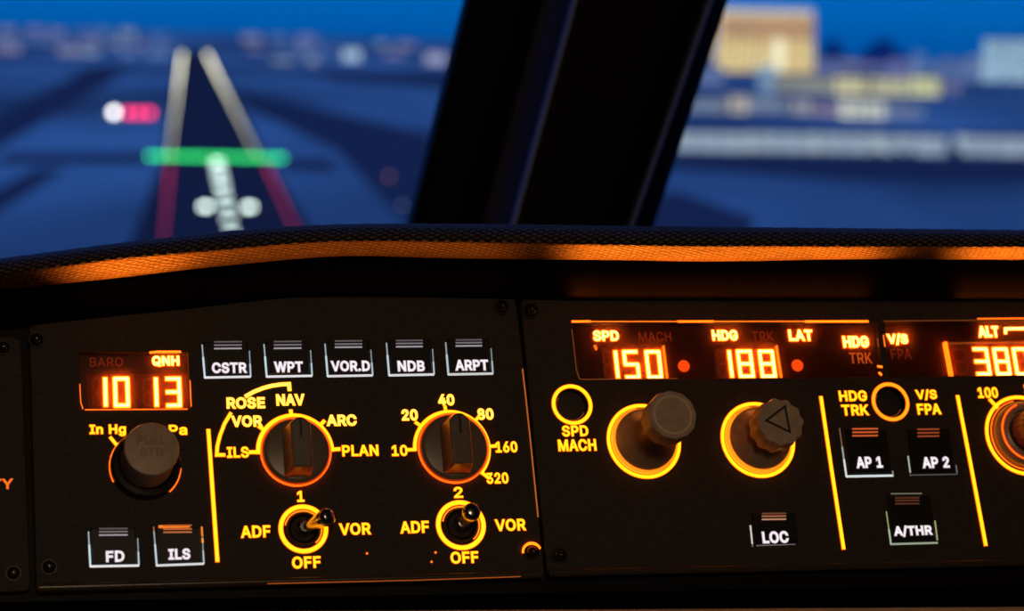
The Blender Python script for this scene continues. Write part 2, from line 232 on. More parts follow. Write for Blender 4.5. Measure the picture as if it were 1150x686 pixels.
    '8': (453, [[[226,-7],[201,-6],[178,-2],[156,3],[136,11],[117,21],[100,33],[86,47],[74,62],[64,78],[57,96],[53,115],[52,135],[53,151],[55,166],[59,181],[65,195],[72,208],[81,220],[90,231],[101,241],[113,249],[125,256],[139,261],[153,265],[135,273],[119,282],[105,294],[93,308],[83,324],[76,342],[71,360],[70,380],[71,399],[75,417],[81,434],[90,450],[101,464],[114,477],[129,488],[146,498],[164,506],[183,512],[204,515],[226,516],[248,515],[269,512],[288,506],[306,498],[322,488],[337,477],[350,464],[361,450],[370,434],[377,417],[381,399],[382,380],[381,360],[376,342],[369,324],[359,308],[347,294],[333,282],[318,273],[300,267],[314,261],[327,256],[339,249],[351,241],[362,231],[371,220],[380,208],[387,195],[393,181],[397,166],[400,151],[401,135],[400,115],[395,96],[388,78],[378,62],[366,47],[352,33],[336,21],[317,11],[297,3],[274,-2],[251,-6]],[[226,49],[243,50],[258,52],[272,55],[285,60],[296,66],[307,74],[316,82],[323,91],[329,102],[333,114],[336,126],[337,139],[336,153],[333,166],[329,178],[322,189],[315,199],[306,208],[295,216],[283,223],[270,228],[256,232],[241,234],[226,235],[211,234],[196,232],[182,228],[169,223],[157,216],[147,208],[138,199],[130,189],[123,178],[119,166],[116,153],[115,139],[116,126],[119,113],[123,102],[129,91],[136,82],[145,74],[156,66],[167,60],[180,55],[195,52],[210,50]],[[226,290],[274,300],[284,306],[293,313],[300,321],[307,330],[312,340],[316,351],[318,363],[319,376],[318,388],[316,399],[313,410],[308,420],[301,429],[294,437],[285,444],[275,449],[264,454],[252,457],[240,459],[226,460],[177,449],[167,444],[158,437],[151,429],[145,420],[140,410],[136,399],[134,388],[133,376],[134,363],[136,351],[140,340],[145,330],[151,321],[158,313],[167,306],[178,300]]]),
    '.': (188, [[[95,-4],[86,-3],[78,-1],[70,3],[63,9],[57,16],[53,24],[51,32],[50,41],[51,50],[53,59],[57,66],[63,73],[70,79],[78,83],[86,86],[95,87],[104,86],[113,83],[121,79],[128,73],[134,66],[138,59],[140,50],[141,41],[140,32],[138,24],[134,16],[128,9],[121,3],[113,-1],[104,-3]]]),
    '/': (249, [[[235,533],[71,-76],[14,-76],[178,533]]]),
    'n': (410, [[[114,227],[114,0],[53,0],[53,379],[112,379],[112,287],[102,287],[112,311],[124,332],[137,349],[152,362],[169,372],[187,379],[207,383],[227,384],[246,383],[264,380],[280,376],[295,369],[309,360],[321,349],[332,336],[341,321],[348,304],[353,285],[356,263],[357,240],[357,0],[296,0],[296,235],[295,256],[290,275],[283,291],[273,304],[261,315],[246,323],[229,327],[210,329],[197,328],[184,326],[172,322],[161,317],[150,310],[141,303],[133,294],[126,283],[121,271],[117,257],[115,243]]]),
    'g': (425, [[[207,-151],[187,-150],[168,-148],[150,-145],[134,-140],[119,-134],[105,-127],[93,-119],[82,-110],[51,-69],[101,-41],[122,-66],[154,-88],[207,-97],[229,-96],[249,-92],[267,-85],[282,-75],[295,-62],[304,-46],[309,-28],[311,-6],[311,68],[306,68],[287,41],[252,16],[241,11],[227,8],[212,6],[195,5],[172,6],[151,10],[132,17],[113,27],[95,39],[80,53],[66,70],[55,90],[46,112],[39,136],[35,163],[34,191],[35,219],[39,246],[46,270],[55,293],[66,314],[80,332],[95,348],[112,361],[131,371],[152,378],[173,383],[196,384],[213,383],[228,382],[242,378],[253,373],[288,346],[308,319],[313,319],[313,379],[372,379],[372,-9],[371,-33],[367,-54],[360,-73],[350,-90],[338,-105],[324,-117],[309,-128],[291,-136],[272,-143],[251,-147],[230,-150]],[[205,59],[222,60],[237,63],[251,68],[264,75],[275,84],[285,95],[293,107],[300,121],[305,137],[309,154],[311,173],[312,193],[311,213],[309,231],[305,248],[300,264],[293,278],[285,291],[275,303],[264,312],[251,320],[237,326],[222,329],[205,330],[188,329],[172,325],[158,320],[145,312],[134,302],[124,290],[116,277],[109,262],[103,246],[99,230],[97,212],[96,193],[97,173],[99,155],[103,139],[109,123],[116,109],[124,96],[134,85],[145,76],[158,69],[172,63],[188,60]]]),
    'h': (410, [[[114,227],[114,0],[53,0],[53,509],[114,509],[114,287],[102,287],[112,311],[124,332],[137,349],[152,362],[169,372],[187,379],[207,383],[227,384],[246,383],[264,380],[280,376],[295,369],[309,360],[321,349],[332,336],[341,321],[348,304],[353,285],[356,263],[357,240],[357,0],[296,0],[296,235],[295,256],[290,275],[283,291],[273,304],[261,315],[246,323],[229,327],[210,329],[197,328],[184,326],[172,322],[161,317],[150,310],[141,303],[133,294],[126,283],[121,271],[117,257],[115,243]]]),
    'r': (259, [[[53,0],[53,379],[112,379],[112,321],[121,335],[130,347],[140,357],[152,367],[166,375],[181,380],[196,384],[213,385],[229,384],[243,384],[243,322],[230,324],[207,326],[194,325],[181,323],[170,320],[159,315],[126,284],[121,273],[117,262],[115,250],[114,237],[114,0]]]),
    'a': (389, [[[160,-9],[142,-8],[126,-5],[109,-1],[94,5],[80,13],[68,22],[57,32],[48,45],[40,58],[34,74],[31,90],[30,108],[31,124],[34,137],[38,150],[43,161],[50,171],[58,179],[67,187],[78,193],[125,211],[178,220],[234,227],[265,235],[270,238],[273,243],[275,248],[276,255],[267,297],[240,322],[196,331],[149,322],[118,301],[100,274],[41,291],[48,307],[57,322],[67,335],[79,346],[91,356],[105,364],[118,370],[133,375],[194,384],[239,379],[286,360],[297,352],[306,343],[315,333],[322,320],[329,306],[333,290],[336,272],[337,251],[337,0],[277,0],[277,52],[272,52],[252,25],[215,1]],[[170,45],[187,46],[202,49],[215,53],[228,59],[239,66],[248,74],[256,83],[263,93],[268,104],[272,115],[275,126],[276,138],[276,190],[259,182],[231,176],[200,171],[175,168],[134,159],[103,139],[98,132],[95,124],[93,115],[92,105],[93,96],[94,87],[97,79],[102,72],[130,52]]]),
    '5': (453, [[[221,-7],[199,-6],[178,-2],[159,3],[140,11],[123,21],[108,32],[94,45],[83,60],[74,76],[67,93],[62,111],[60,130],[122,130],[124,119],[127,108],[132,98],[138,89],[173,60],[221,50],[236,51],[250,54],[264,58],[276,64],[287,72],[298,81],[307,92],[314,104],[320,117],[324,131],[327,146],[328,162],[327,178],[324,193],[320,208],[314,221],[306,233],[297,244],[286,254],[275,262],[262,269],[248,273],[233,276],[218,277],[167,268],[128,246],[67,253],[96,509],[366,509],[366,452],[151,452],[134,301],[178,325],[229,334],[246,333],[263,331],[279,326],[294,321],[308,314],[321,306],[334,296],[345,285],[355,273],[364,260],[372,246],[379,231],[384,215],[388,198],[390,181],[391,163],[390,139],[386,116],[379,96],[369,76],[357,58],[343,41],[327,27],[309,15],[289,6],[268,-1],[245,-6]]]),
    'd': (424, [[[195,-8],[172,-6],[151,-2],[130,6],[111,16],[94,29],[79,45],[66,63],[55,84],[46,107],[39,133],[35,160],[34,189],[35,218],[39,245],[46,270],[55,293],[66,314],[80,332],[95,348],[112,361],[131,371],[151,378],[173,383],[196,384],[212,383],[227,382],[241,378],[253,373],[287,346],[306,319],[311,319],[311,509],[372,509],[372,0],[313,0],[313,59],[307,59],[287,31],[252,4],[241,-1],[227,-5],[212,-7]],[[205,47],[221,48],[236,52],[250,57],[263,65],[274,75],[284,87],[292,100],[299,115],[305,131],[309,149],[311,169],[312,189],[311,209],[309,229],[305,247],[300,263],[293,278],[284,291],[274,302],[263,312],[250,320],[237,326],[222,329],[205,330],[188,329],[172,325],[158,319],[145,311],[134,301],[124,289],[115,276],[108,261],[103,245],[99,227],[97,209],[96,189],[97,169],[99,151],[103,133],[109,117],[116,101],[124,88],[134,76],[145,66],[158,58],[172,52],[188,48]]]),
}
def text_mesh(s, w, hgt, bold=0.07, z0=0.0001, z1=0.0002, fringe=None, z2=None):
    """lettering as a solid, w x hgt metres; bold = stroke added round the letters and fringe = width of the lower, wider layer, both in letter heights"""
    loops = []; ly = 0.0; lines = s.split('\n'); adv = lambda c: (GLYPHS[c][0] if c in GLYPHS else 200) / 1000 + 0.03
    wl = max(sum(adv(c) for c in l) for l in lines)
    for l in lines:
        x = (wl - sum(adv(c) for c in l)) / 2
        for c in l:
            if c in GLYPHS: loops += [[(x + q[0] / 1000, ly + q[1] / 1000) for q in loop] for loop in GLYPHS[c][1]]
            x += adv(c)
        ly -= 0.75
    bw = bold * hgt / len(lines); xs = [q[0] for l in loops for q in l]; ys = [q[1] for l in loops for q in l]
    ax, ay = (min(xs) + max(xs)) / 2, (min(ys) + max(ys)) / 2
    kx = (w - bw) / (max(xs) - min(xs)); ky = (hgt - bw) / (max(ys) - min(ys)); loops = [[((q[0] - ax) * kx, (q[1] - ay) * ky) for q in l] for l in loops]
    pts = []; eds = []
    for loop in loops:
        k = len(pts); pts += [Vector(q) for q in loop]; eds += [(k + i, k + (i + 1) % len(loop)) for i in range(len(loop))]
    cv, ce, cf = delaunay_2d_cdt([p * 1000 for p in pts], eds, [], 0, 1e-5)[:3]
    def inside(x, y):
        c = False
        for loop in loops:
            for i in range(len(loop)):
                (x0, y0), (x1, y1) = loop[i - 1], loop[i]
                if (y0 > y) != (y1 > y) and x < x0 + (y - y0) * (x1 - x0) / (y1 - y0): c = not c
        return c
    za, zb = (z1, z2) if fringe else (z0, z1)
    b = bmesh.new(); bv = [b.verts.new((p.x / 1000, p.y / 1000, za)) for p in cv]
    for f_ in cf:
        m_ = sum((cv[i] for i in f_), Vector((0, 0))) / len(f_) / 1000
        if inside(m_.x, m_.y): b.faces.new([bv[i] for i in f_])
    r = bmesh.ops.extrude_face_region(b, geom=b.faces[:])
    for g in r['geom']:
        if isinstance(g, bmesh.types.BMVert): g.co.z = zb
    for f_ in b.faces: f_.material_index = 0
    for loop in loops:
        if bw > 0: add_strip(b, loop, bw, za, zb + 0.000005, 0, True)
        if fringe: add_strip(b, loop, bw + fringe * hgt, z0, z1, 1, True)
    me = bpy.data.meshes.new('lettering'); b.to_mesh(me); b.free(); return me
def legend(root, s, px, py, w, hgt, mats=None, parent=None, h=0.0, name='legend', label=None, bold=0.06, b2=0.09, off=(0, 0, 0), glow=True, at=0.0):
    su, sv = sc(px, py)
    mats = mats or [YEL, ORA]
    me = text_mesh(s, w * su * 0.96, hgt * sv * 0.92, bold, 0.00005, 0.0002, fringe=b2 if glow else None, z2=0.0003)
    o = link(name, me, mats)
    o.parent = parent or root
    l = L(root, px, py, h, at)
    if parent: l = l - parent.location
    l.z = h; o.location = l + Vector(off)
    if label: o['label'] = label
    return o
def lit_shape(root, name, px, py, strokes, w, mats=None, label=None, parent=None, h=0.0, fr=0.9, at=0.0):
    """strokes: list of (pixel points, closed); drawn as lit ribbons about (px,py)"""
    su, sv = sc(px, py); bm = bmesh.new(); mats = mats or [YEL, ORA]
    for pts, closed in strokes:
        q = [rel(x, y, px, py) for x, y in pts]
        if len(mats) > 1: add_strip(bm, q, w * su + fr * su, 0.00005, 0.0002, 1, closed)
        add_strip(bm, q, w * su * 0.86, 0.0001, 0.00035, 0, closed)
    o = obj(name, bm, mats, parent or root, L(root, px, py, h, at) - (parent.location if parent else Vector()))
    if parent: o.location.z = h
    if label: o['label'] = label
    return o

# ------------------------------------------------------------------ cockpit shell
def quad_slab(name, pts, th, m):
    bm = bmesh.new(); pts = [Vector(p) for p in pts]; n = (pts[1] - pts[0]).cross(pts[2] - pts[0]).normalized() * th
    a = [bm.verts.new(p) for p in pts]; b = [bm.verts.new(p + n) for p in pts]; k = len(pts)
    bm.faces.new(a); bm.faces.new(b[::-1])
    for i in range(k): bm.faces.new((a[i], b[i], b[(i + 1) % k], a[(i + 1) % k]))
    o = obj(name, bm, m); o['kind'] = 'structure'; return o
SHELL = mat('cabin_lining', (0.05, 0.048, 0.046), 0.8)
def box_obj(name, x0, x1, y0, y1, z0, z1, m, kind=None):
    bm = bmesh.new(); add_box(bm, x0, x1, y0, y1, z0, z1); o = obj(name, bm, m)
    if kind: o['kind'] = kind
    return o
box_obj('floor', -1.5, 1.5, -1.9, 1.5, -1.25, -1.2, SHELL, 'structure')
box_obj('ceiling', -1.5, 1.5, -1.9, 1.05, 0.70, 0.75, SHELL, 'structure')
box_obj('wall_rear', -1.5, 1.5, -1.95, -1.9, -1.2, 0.70, SHELL, 'structure')
box_obj('wall_left', -1.55, -1.5, -1.9, 1.5, -1.2, 0.70, SHELL, 'structure')
box_obj('wall_right', 1.5, 1.55, -1.9, 1.5, -1.2, 0.70, SHELL, 'structure')
box_obj('wall_front', -1.5, 1.5, 1.50, 1.55, -1.2, -0.30, SHELL, 'structure')

# window post between the two windscreen panes: an upright with a rounded ridge and a seal strip
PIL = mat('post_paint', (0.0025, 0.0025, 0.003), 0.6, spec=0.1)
PILR = mat('post_seal', (0.26, 0.29, 0.46), 0.40, spec=0.5); PILF = mat('painted_flank_glow', (0.05, 0.035, 0.035), 0.45, spec=0.4); PILK = mat('painted_ridge_highlight', (0.3, 0.34, 0.55), 0.4)  # seal, flank and ridge paler: window-light highlights painted into their colour
def post():
    zt, zb = 0.92, 0.92
    def at(px0, px1, t, dz):       # edge line through (px0 at y=0) and (px1 at y=252); t runs along it
        return P(px0 + (px1 - px0) * t, 252 * t, 0.90 + dz)
    lines = [  # (x at y=0, x at y=252, depth offset)
        (520, 456, 0.060), (521, 457, 0.040), (526, 462, 0.032), (545, 480, 0.030), (575, 508, 0.0290), (595, 527, 0.0270), (610, 541.5, 0.0240),
        (622, 553, 0.0200), (631, 562, 0.0155), (637, 568, 0.0110), (641, 572, 0.0065), (643.5, 574.5, 0.0020), (645, 576, 0.0000), (648, 579, -0.0005), (670, 600, 0.0015), (740, 660, 0.005), (788, 699, 0.008)]
    bm = bmesh.new(); ts = [-1.6, -0.6, 0, 0.5, 1.0, 1.3, 1.68]
    L_ = lines + [(816, 733, 0.02), (818, 735, 0.05), (700, 620, 0.07)]
    rows = [[bm.verts.new(at(a, b, t, d)) for a, b, d in L_] for t in ts]
    n = len(rows[0])
    for r0, r1 in zip(rows, rows[1:]):
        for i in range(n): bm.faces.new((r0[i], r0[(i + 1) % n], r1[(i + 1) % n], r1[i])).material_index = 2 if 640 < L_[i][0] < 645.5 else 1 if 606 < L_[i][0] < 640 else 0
    bm.faces.new(rows[0]); bm.faces.new(rows[-1][::-1])
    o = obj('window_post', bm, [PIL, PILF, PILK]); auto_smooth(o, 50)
    tag(o, 'black slanting window post between the left and right windscreen panes', 'window post')
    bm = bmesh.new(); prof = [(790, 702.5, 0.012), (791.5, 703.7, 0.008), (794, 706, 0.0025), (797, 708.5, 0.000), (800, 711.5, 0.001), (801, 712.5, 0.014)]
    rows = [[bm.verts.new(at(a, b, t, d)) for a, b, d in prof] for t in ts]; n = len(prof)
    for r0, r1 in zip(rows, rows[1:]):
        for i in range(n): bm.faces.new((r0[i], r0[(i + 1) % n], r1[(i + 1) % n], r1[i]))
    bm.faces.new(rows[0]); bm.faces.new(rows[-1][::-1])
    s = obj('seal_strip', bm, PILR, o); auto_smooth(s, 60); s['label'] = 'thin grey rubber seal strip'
post()
# windscreen panes
gm = bpy.data.materials.new('windscreen_glass'); gm.use_nodes = True; t = gm.node_tree; t.nodes.clear()
tr = t.nodes.new('ShaderNodeBsdfTransparent'); tr.inputs[0].default_value = (0.96, 0.985, 0.99, 1)
gl = t.nodes.new('ShaderNodeBsdfGlossy'); gl.inputs['Roughness'].default_value = 0.03; mx = t.nodes.new('ShaderNodeMixShader'); mx.inputs[0].default_value = 0.025
ou = t.nodes.new('ShaderNodeOutputMaterial'); t.links.new(tr.outputs[0], mx.inputs[1]); t.links.new(gl.outputs[0], mx.inputs[2]); t.links.new(mx.outputs[0], ou.inputs[0])
quad_slab('window_1', [P(-900, 300, 0.99), P(470, 300, 0.99), P(530, -20, 0.99), P(680, -900, 0.90), P(-900, -900, 0.90)], 0.006, gm)
quad_slab('window_2', [P(720, 300, 0.99), P(2300, 300, 0.99), P(2300, -900, 0.90), P(1080, -900, 0.90), P(802, -20, 0.99)], 0.006, gm)

# ------------------------------------------------------------------ glareshield: fabric lip, underside, deck
def interp(tab, x):
    if x <= tab[0][0]: 
        (x0, y0), (x1, y1) = tab[0], tab[1]; return y0 + (y1 - y0) * (x - x0) / (x1 - x0)
    for (x0, y0), (x1, y1) in zip(tab, tab[1:]):
        if x <= x1:
            t_ = (x - x0) / (x1 - x0); return y0 + (y1 - y0) * t_
    return tab[-1][1]
TOP = [(0, 290), (50, 283.5), (100, 277), (150, 270.5), (200, 265), (250, 259.5), (300, 255.5), (350, 252.5), (400, 251), (500, 251), (600, 252), (700, 253.5), (800, 254.5), (1000, 256.5), (1150, 258)]
BT = [(0, 309), (50, 303), (100, 296), (150, 290), (200, 286), (250, 282), (300, 276.5), (350, 273), (400, 271.5), (500, 272.5), (600, 274.5), (700, 276), (780, 277.5), (900, 277.5), (1150, 278)]
BB = [(0, 325), (50, 321), (100, 315.5), (150, 310.5), (200, 304), (250, 298.5), (300, 294), (350, 289), (400, 287), (500, 290), (600, 291.5), (700, 292), (780, 294), (850, 293), (950, 291), (1150, 291.5)]
VB = [(0, 369), (50, 364), (100, 358), (174, 352), (240, 343), (320, 333), (400, 331), (500, 333), (580, 335), (660, 337), (1150, 338)]
def smooth_tab(tab, x): return sum(interp(tab, x + d) for d in (-30, -15, 0, 15, 30)) / 5
FAB = bpy.data.materials.new('woven_fabric'); FAB.use_nodes = True; t = FAB.node_tree; b = t.nodes['Principled BSDF']
b.inputs['Roughness'].default_value = 0.65; b.inputs['Specular IOR Level'].default_value = 0.3
uvn = t.nodes.new('ShaderNodeUVMap'); mp = t.nodes.new('ShaderNodeMapping'); t.links.new(uvn.outputs[0], mp.inputs[0])
w1 = t.nodes.new('ShaderNodeTexWave'); w1.bands_direction = 'DIAGONAL'; w1.inputs['Scale'].default_value = 1.0; w1.inputs['Distortion'].default_value = 1.2; w1.inputs['Detail Scale'].default_value = 2.0
mp.inputs['Scale'].default_value = (190, 430, 1)
mp2 = t.nodes.new('ShaderNodeMapping'); mp2.inputs['Scale'].default_value = (-185, 350, 1); t.links.new(uvn.outputs[0], mp2.inputs[0])
w2 = t.nodes.new('ShaderNodeTexWave'); w2.bands_direction = 'DIAGONAL'; w2.inputs['Scale'].default_value = 1.0; w2.inputs['Distortion'].default_value = 1.5
t.links.new(mp.outputs[0], w1.inputs[0]); t.links.new(mp2.outputs[0], w2.inputs[0])
mu = t.nodes.new('ShaderNodeMath'); mu.operation = 'MULTIPLY'; t.links.new(w1.outputs['Fac'], mu.inputs[0]); t.links.new(w2.outputs['Fac'], mu.inputs[1])
rp = t.nodes.new('ShaderNodeValToRGB'); rp.color_ramp.elements[0].color = (0.003, 0.0025, 0.0025, 1); rp.color_ramp.elements[1].color = (0.15, 0.12, 0.10, 1); rp.color_ramp.elements[1].position = 0.5; rp.color_ramp.elements[0].position = 0.10
t.links.new(mu.outputs[0], rp.inputs[0]); t.links.new(rp.outputs[0], b.inputs['Base Color'])
bp = t.nodes.new('ShaderNodeBump'); bp.inputs['Strength'].default_value = 0.9; bp.inputs['Distance'].default_value = 0.0006
t.links.new(mu.outputs[0], bp.inputs['Height']); t.links.new(bp.outputs[0], b.inputs['Normal'])
HOOD = mat('hood_underside', (0.0015, 0.0015, 0.0015), 0.7, spec=0.04)
DECK = mat('deck_fabric', (0.02, 0.02, 0.022), 0.9, noise=0.3, nscale=300)

def loft(name, section, m, parent=None, closed=True, x0=-560, x1=1640, step=8):
    """section(x) -> list of 3D points round the profile at picture column x"""
    bm = bmesh.new(); uvl = bm.loops.layers.uv.new('UVMap'); rows = []; us = []; n_ = int((x1 - x0) / step); acc = 0; prev = None
    for i in range(n_ + 1):
        pts = section(x0 + i * step)
        if prev is not None: acc += (pts[0] - prev).length
        prev = pts[0]; us.append(acc); rows.append([bm.verts.new(p) for p in pts])
    n = len(rows[0]); vs = [0]
    for k in range(1, n + 1): vs.append(vs[-1] + (rows[n_ // 2][k % n].co - rows[n_ // 2][k - 1].co).length)
    for i in range(n_):
        for k in range(n if closed else n - 1):
            k2 = (k + 1) % n
            f_ = bm.faces.new((rows[i][k], rows[i + 1][k], rows[i + 1][k2], rows[i][k2]))
            for lp, (uu, vv) in zip(f_.loops, ((us[i], vs[k]), (us[i + 1], vs[k]), (us[i + 1], vs[k + 1]), (us[i], vs[k + 1]))): lp[uvl].uv = (uu, vv)
    if closed: bm.faces.new(rows[0]); bm.faces.new(rows[-1][::-1])
    return obj(name, bm, m, parent, smooth=True)
gs = bpy.data.objects.new('glareshield', None); COL.objects.link(gs)
tag(gs, 'black cloth-covered glareshield hood with padded lip over the control panels', 'glareshield')
def z0(x): return depth(x, 337)
def jit(x, k): return 0.35 * math.sin(x * 0.21 + k) + 0.25 * math.sin(x * 0.47 + 2 * k)
def lip(x):
    z = z0(x); tp, bt, bb = smooth_tab(TOP, x), smooth_tab(BT, x), smooth_tab(BB, x)
    h = bt - tp; g = bb - bt; q = jit(x, 0); wv = 0.0006 * math.sin(x * 0.03)
    return [P(x, tp + 1, z + 0.004), P(x, tp + q * .5, z - 0.006), P(x, tp + 1.2 + q * .4, z - 0.012), P(x, tp + h * .25, z - 0.0165), P(x, tp + h * .6, z - 0.0185),
            P(x, bt - 1, z - 0.0185), P(x, bt + 1.5 + jit(x, 3) * .5, z - 0.0165), P(x, bt + g * .35, z - 0.0140 + wv), P(x, bt + g * .7, z - 0.0110 + wv), P(x, bb - 1 + jit(x, 5) * .5, z - 0.0075), P(x, bb, z - 0.005), P(x, bb - 3, z + 0.004)]
lp_ = loft('fabric_lip', lip, FAB, gs, step=4); lp_['label'] = 'padded woven fabric lip of the hood'
def underside(x):
    z = z0(x); bb, vb = smooth_tab(BB, x), interp(VB, x) * .5 + smooth_tab(VB, x) * .5
    return [P(x, bb - 4, z - 0.0035), P(x, bb + 6, z - 0.0040), P(x, vb - 10, z - 0.0030), P(x, vb - 5, z - 0.0022), P(x, vb - 1, z - 0.0012), P(x, vb, z - 0.0008), P(x, vb, z + 0.006), P(x, bb - 4, z + 0.02)]
loft('hood_underside', underside, HOOD, gs)
def deck(x):
    z = z0(x); tp = smooth_tab(TOP, x)
    a = P(x, tp + 3, z + 0.0); far = a + Vector((0, 0.62, -0.17))
    return [a, far, far + Vector((0, 0, -0.02)), a + Vector((0, 0.01, -0.02))]
loft('deck_cover', deck, DECK, gs, step=40)

# ------------------------------------------------------------------ panel building blocks
def faceplate(root, outline, holes, round_r=5, mats=None, th=0.003):
    """plate with openings: outline pixels; holes = list of outlines in pixels or ('c', x, y, r)"""
    cu = bpy.data.curves.new('p', 'CURVE'); cu.dimensions = '2D'; cu.fill_mode = 'BOTH'; cu.extrude = th / 2 - 0.0003; cu.bevel_depth = 0.0003; cu.bevel_resolution = 1
    def spl(pts):
        s = cu.splines.new('POLY'); s.points.add(len(pts) - 1)
        for p_, q in zip(s.points, pts): p_.co = (q[0], q[1], 0, 1)
        s.use_cyclic_u = True
    def rounded(pts, r):
        out = []; n = len(pts)
        for i in range(n):
            p, a, b_ = Vector(pts[i]), Vector(pts[i - 1]), Vector(pts[(i + 1) % n])
            rr = min(r, (a - p).length * .45, (b_ - p).length * .45)
            s0, s1 = p + (a - p).normalized() * rr, p + (b_ - p).normalized() * rr
            for k in range(5):
                t_ = k / 4; out.append(s0 * (1 - t_) ** 2 + p * 2 * t_ * (1 - t_) + s1 * t_ * t_)
        return out
    spl([L(root, *p) for p in rounded(outline, round_r)])
    for hl in holes:
        if hl[0] == 'c':
            c = L(root, hl[1], hl[2]); r = hl[3] * sc(hl[1], hl[2])[0]; spl([(c.x + r * math.cos(a), c.y - r * math.sin(a)) for a in [i * math.pi / 20 for i in range(40)]])
        else: spl([L(root, *p) for p in rounded(hl, 2.5)][::-1])
    to = bpy.data.objects.new('p', cu); COL.objects.link(to); dg = bpy.context.evaluated_depsgraph_get(); dg.update()
    me = bpy.data.meshes.new_from_object(to.evaluated_get(dg)); bpy.data.objects.remove(to); bpy.data.curves.remove(cu)
    me.name = 'faceplate'; o = link('faceplate', me, mats or PLATE, root, Vector((0, 0, -th / 2)))
    return o

def screw(root, px, py, r=9.0, glow=False):
    s = sc(px, py)[0]; bm = bmesh.new()
    add_lathe(bm, [(r * s * 1.02, 0.0), (r * s * 0.98, 0.0005), (r * s * .86, 0.0005), (r * s * .78, 0.0)], 40, mi=1)
    add_lathe(bm, [(r * s * .74, 0.0), (r * s * .70, 0.0007), (r * s * .52, 0.0015), (r * s * .32, 0.00185), (r * s * .28, 0.0018)], 40)
    add_lathe(bm, [(r * s * .28, 0.0018), (r * s * .25, 0.0009), (0, 0.0008)], 6)
    o = obj('screw', bm, [SCREW, BLACK], root, L(root, px, py)); auto_smooth(o, 40)
    if glow:
        bm = bmesh.new(); pts = []
        for i in range(21):
            a = math.radians(20 + 165 * i / 20); pts.append((math.cos(a), math.sin(a)))
        add_poly(bm, [(x * r * s * 1.22, y * r * s * 1.22) for x, y in pts] + [(x * r * s * (1.0), y * r * s * (0.86) + 0.0) for x, y in pts[::-1]], 0.0001, 0.0006)
        obj('lit_rim', bm, EDGEY, o)
    return o

def button(root, text, TL, TR, BR, BL, tc_, bars, frame, white=1.0, bar_mat=None, bar_px=None):
    """square push button: cap, lettering, three ribs, light escaping round it"""
    cx = (TL[0] + TR[0] + BR[0] + BL[0]) / 4; cy = (TL[1] + TR[1] + BR[1] + BL[1]) / 4
    s = sc(cx, cy)[0]
    q = [rel(*p, cx, cy) for p in (BL, BR, TR, TL)]
    def shrink(pts, d):
        c = sum((Vector(p) for p in pts), Vector((0, 0))) / 4; out = []
        for p in pts:
            v = Vector(p) - c; out.append((c.x + v.x - math.copysign(d, v.x), c.y + v.y - math.copysign(d, v.y)))
        return out
    body = shrink(q, 2.2 * s); bm = bmesh.new()
    add_poly(bm, body, -0.0025, 0.0002)
    # dished top, tilted a little
    top = shrink(q, 3.6 * s)
    a = [bm.verts.new((*p, 0.0002)) for p in body]; b_ = [bm.verts.new((*p, 0.0007)) for p in top]
    for i in range(4): bm.faces.new((a[i], a[(i + 1) % 4], b_[(i + 1) % 4], b_[i]))
    bm.faces.new(b_)
    o = obj('push_button', bm, CAPB, root, L(root, cx, cy)); o['label'] = 'square black push button lettered %s in white' % text
    # light frame segments: (side, f0, f1, width px, colour)
    corners = {'L': (TL, BL), 'B': (BL, BR), 'R': (BR, TR), 'T': (TL, TR)}
    bm = bmesh.new(); ms = []
    for side, f0, f1, wpx, col in frame:
        A, B = corners[side]; m_ = mat('escaping_light_%03d_%03d_%03d' % tuple(int(c * 100) for c in col), (0.3, 0.3, 0.3), 0.5, emit=col)
        if m_ not in ms: ms.append(m_)
        p0 = (A[0] + (B[0] - A[0]) * f0, A[1] + (B[1] - A[1]) * f0); p1 = (A[0] + (B[0] - A[0]) * f1, A[1] + (B[1] - A[1]) * f1)
        add_strip(bm, [rel(*p0, cx, cy), rel(*p1, cx, cy)], wpx * s, -0.0006, 0.00012, ms.index(m_), caps=False)
    if 'B' in [f_[0] for f_ in frame]:
        col = [f_[4] for f_ in frame if f_[0] == 'B'][0]; m_ = mat('escaping_light_%03d_%03d_%03d' % tuple(int(c * 100) for c in col))
        add_lathe(bm, [(1.1 * s, -0.0004), (1.1 * s, 0.00012), (0, 0.00012)], 12, rel(*BL, cx, cy), ms.index(m_))
    if ms: obj('light_gap', bm, ms, o)
    else: bm.free()
    lg = legend(root, text, tc_[0], tc_[1], tc_[2], tc_[3], [WHT, WHTE], parent=o, h=0.0007, bold=0.075, b2=0.10)
    bx0, bx1, ys = bars; ms = []; bm = bmesh.new()
    for (y, colr) in ys:
        m_ = mat('rib_%03d_%03d_%03d' % tuple(int(c * 100) for c in colr), (0.25, 0.25, 0.25), 0.5, emit=colr)  # light caught on the ribs is put in as dim emission
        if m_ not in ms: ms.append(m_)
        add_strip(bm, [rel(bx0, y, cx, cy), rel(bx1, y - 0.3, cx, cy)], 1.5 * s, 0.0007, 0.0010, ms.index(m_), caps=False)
    rb = obj('rib_bars', bm, ms, o)
    return o

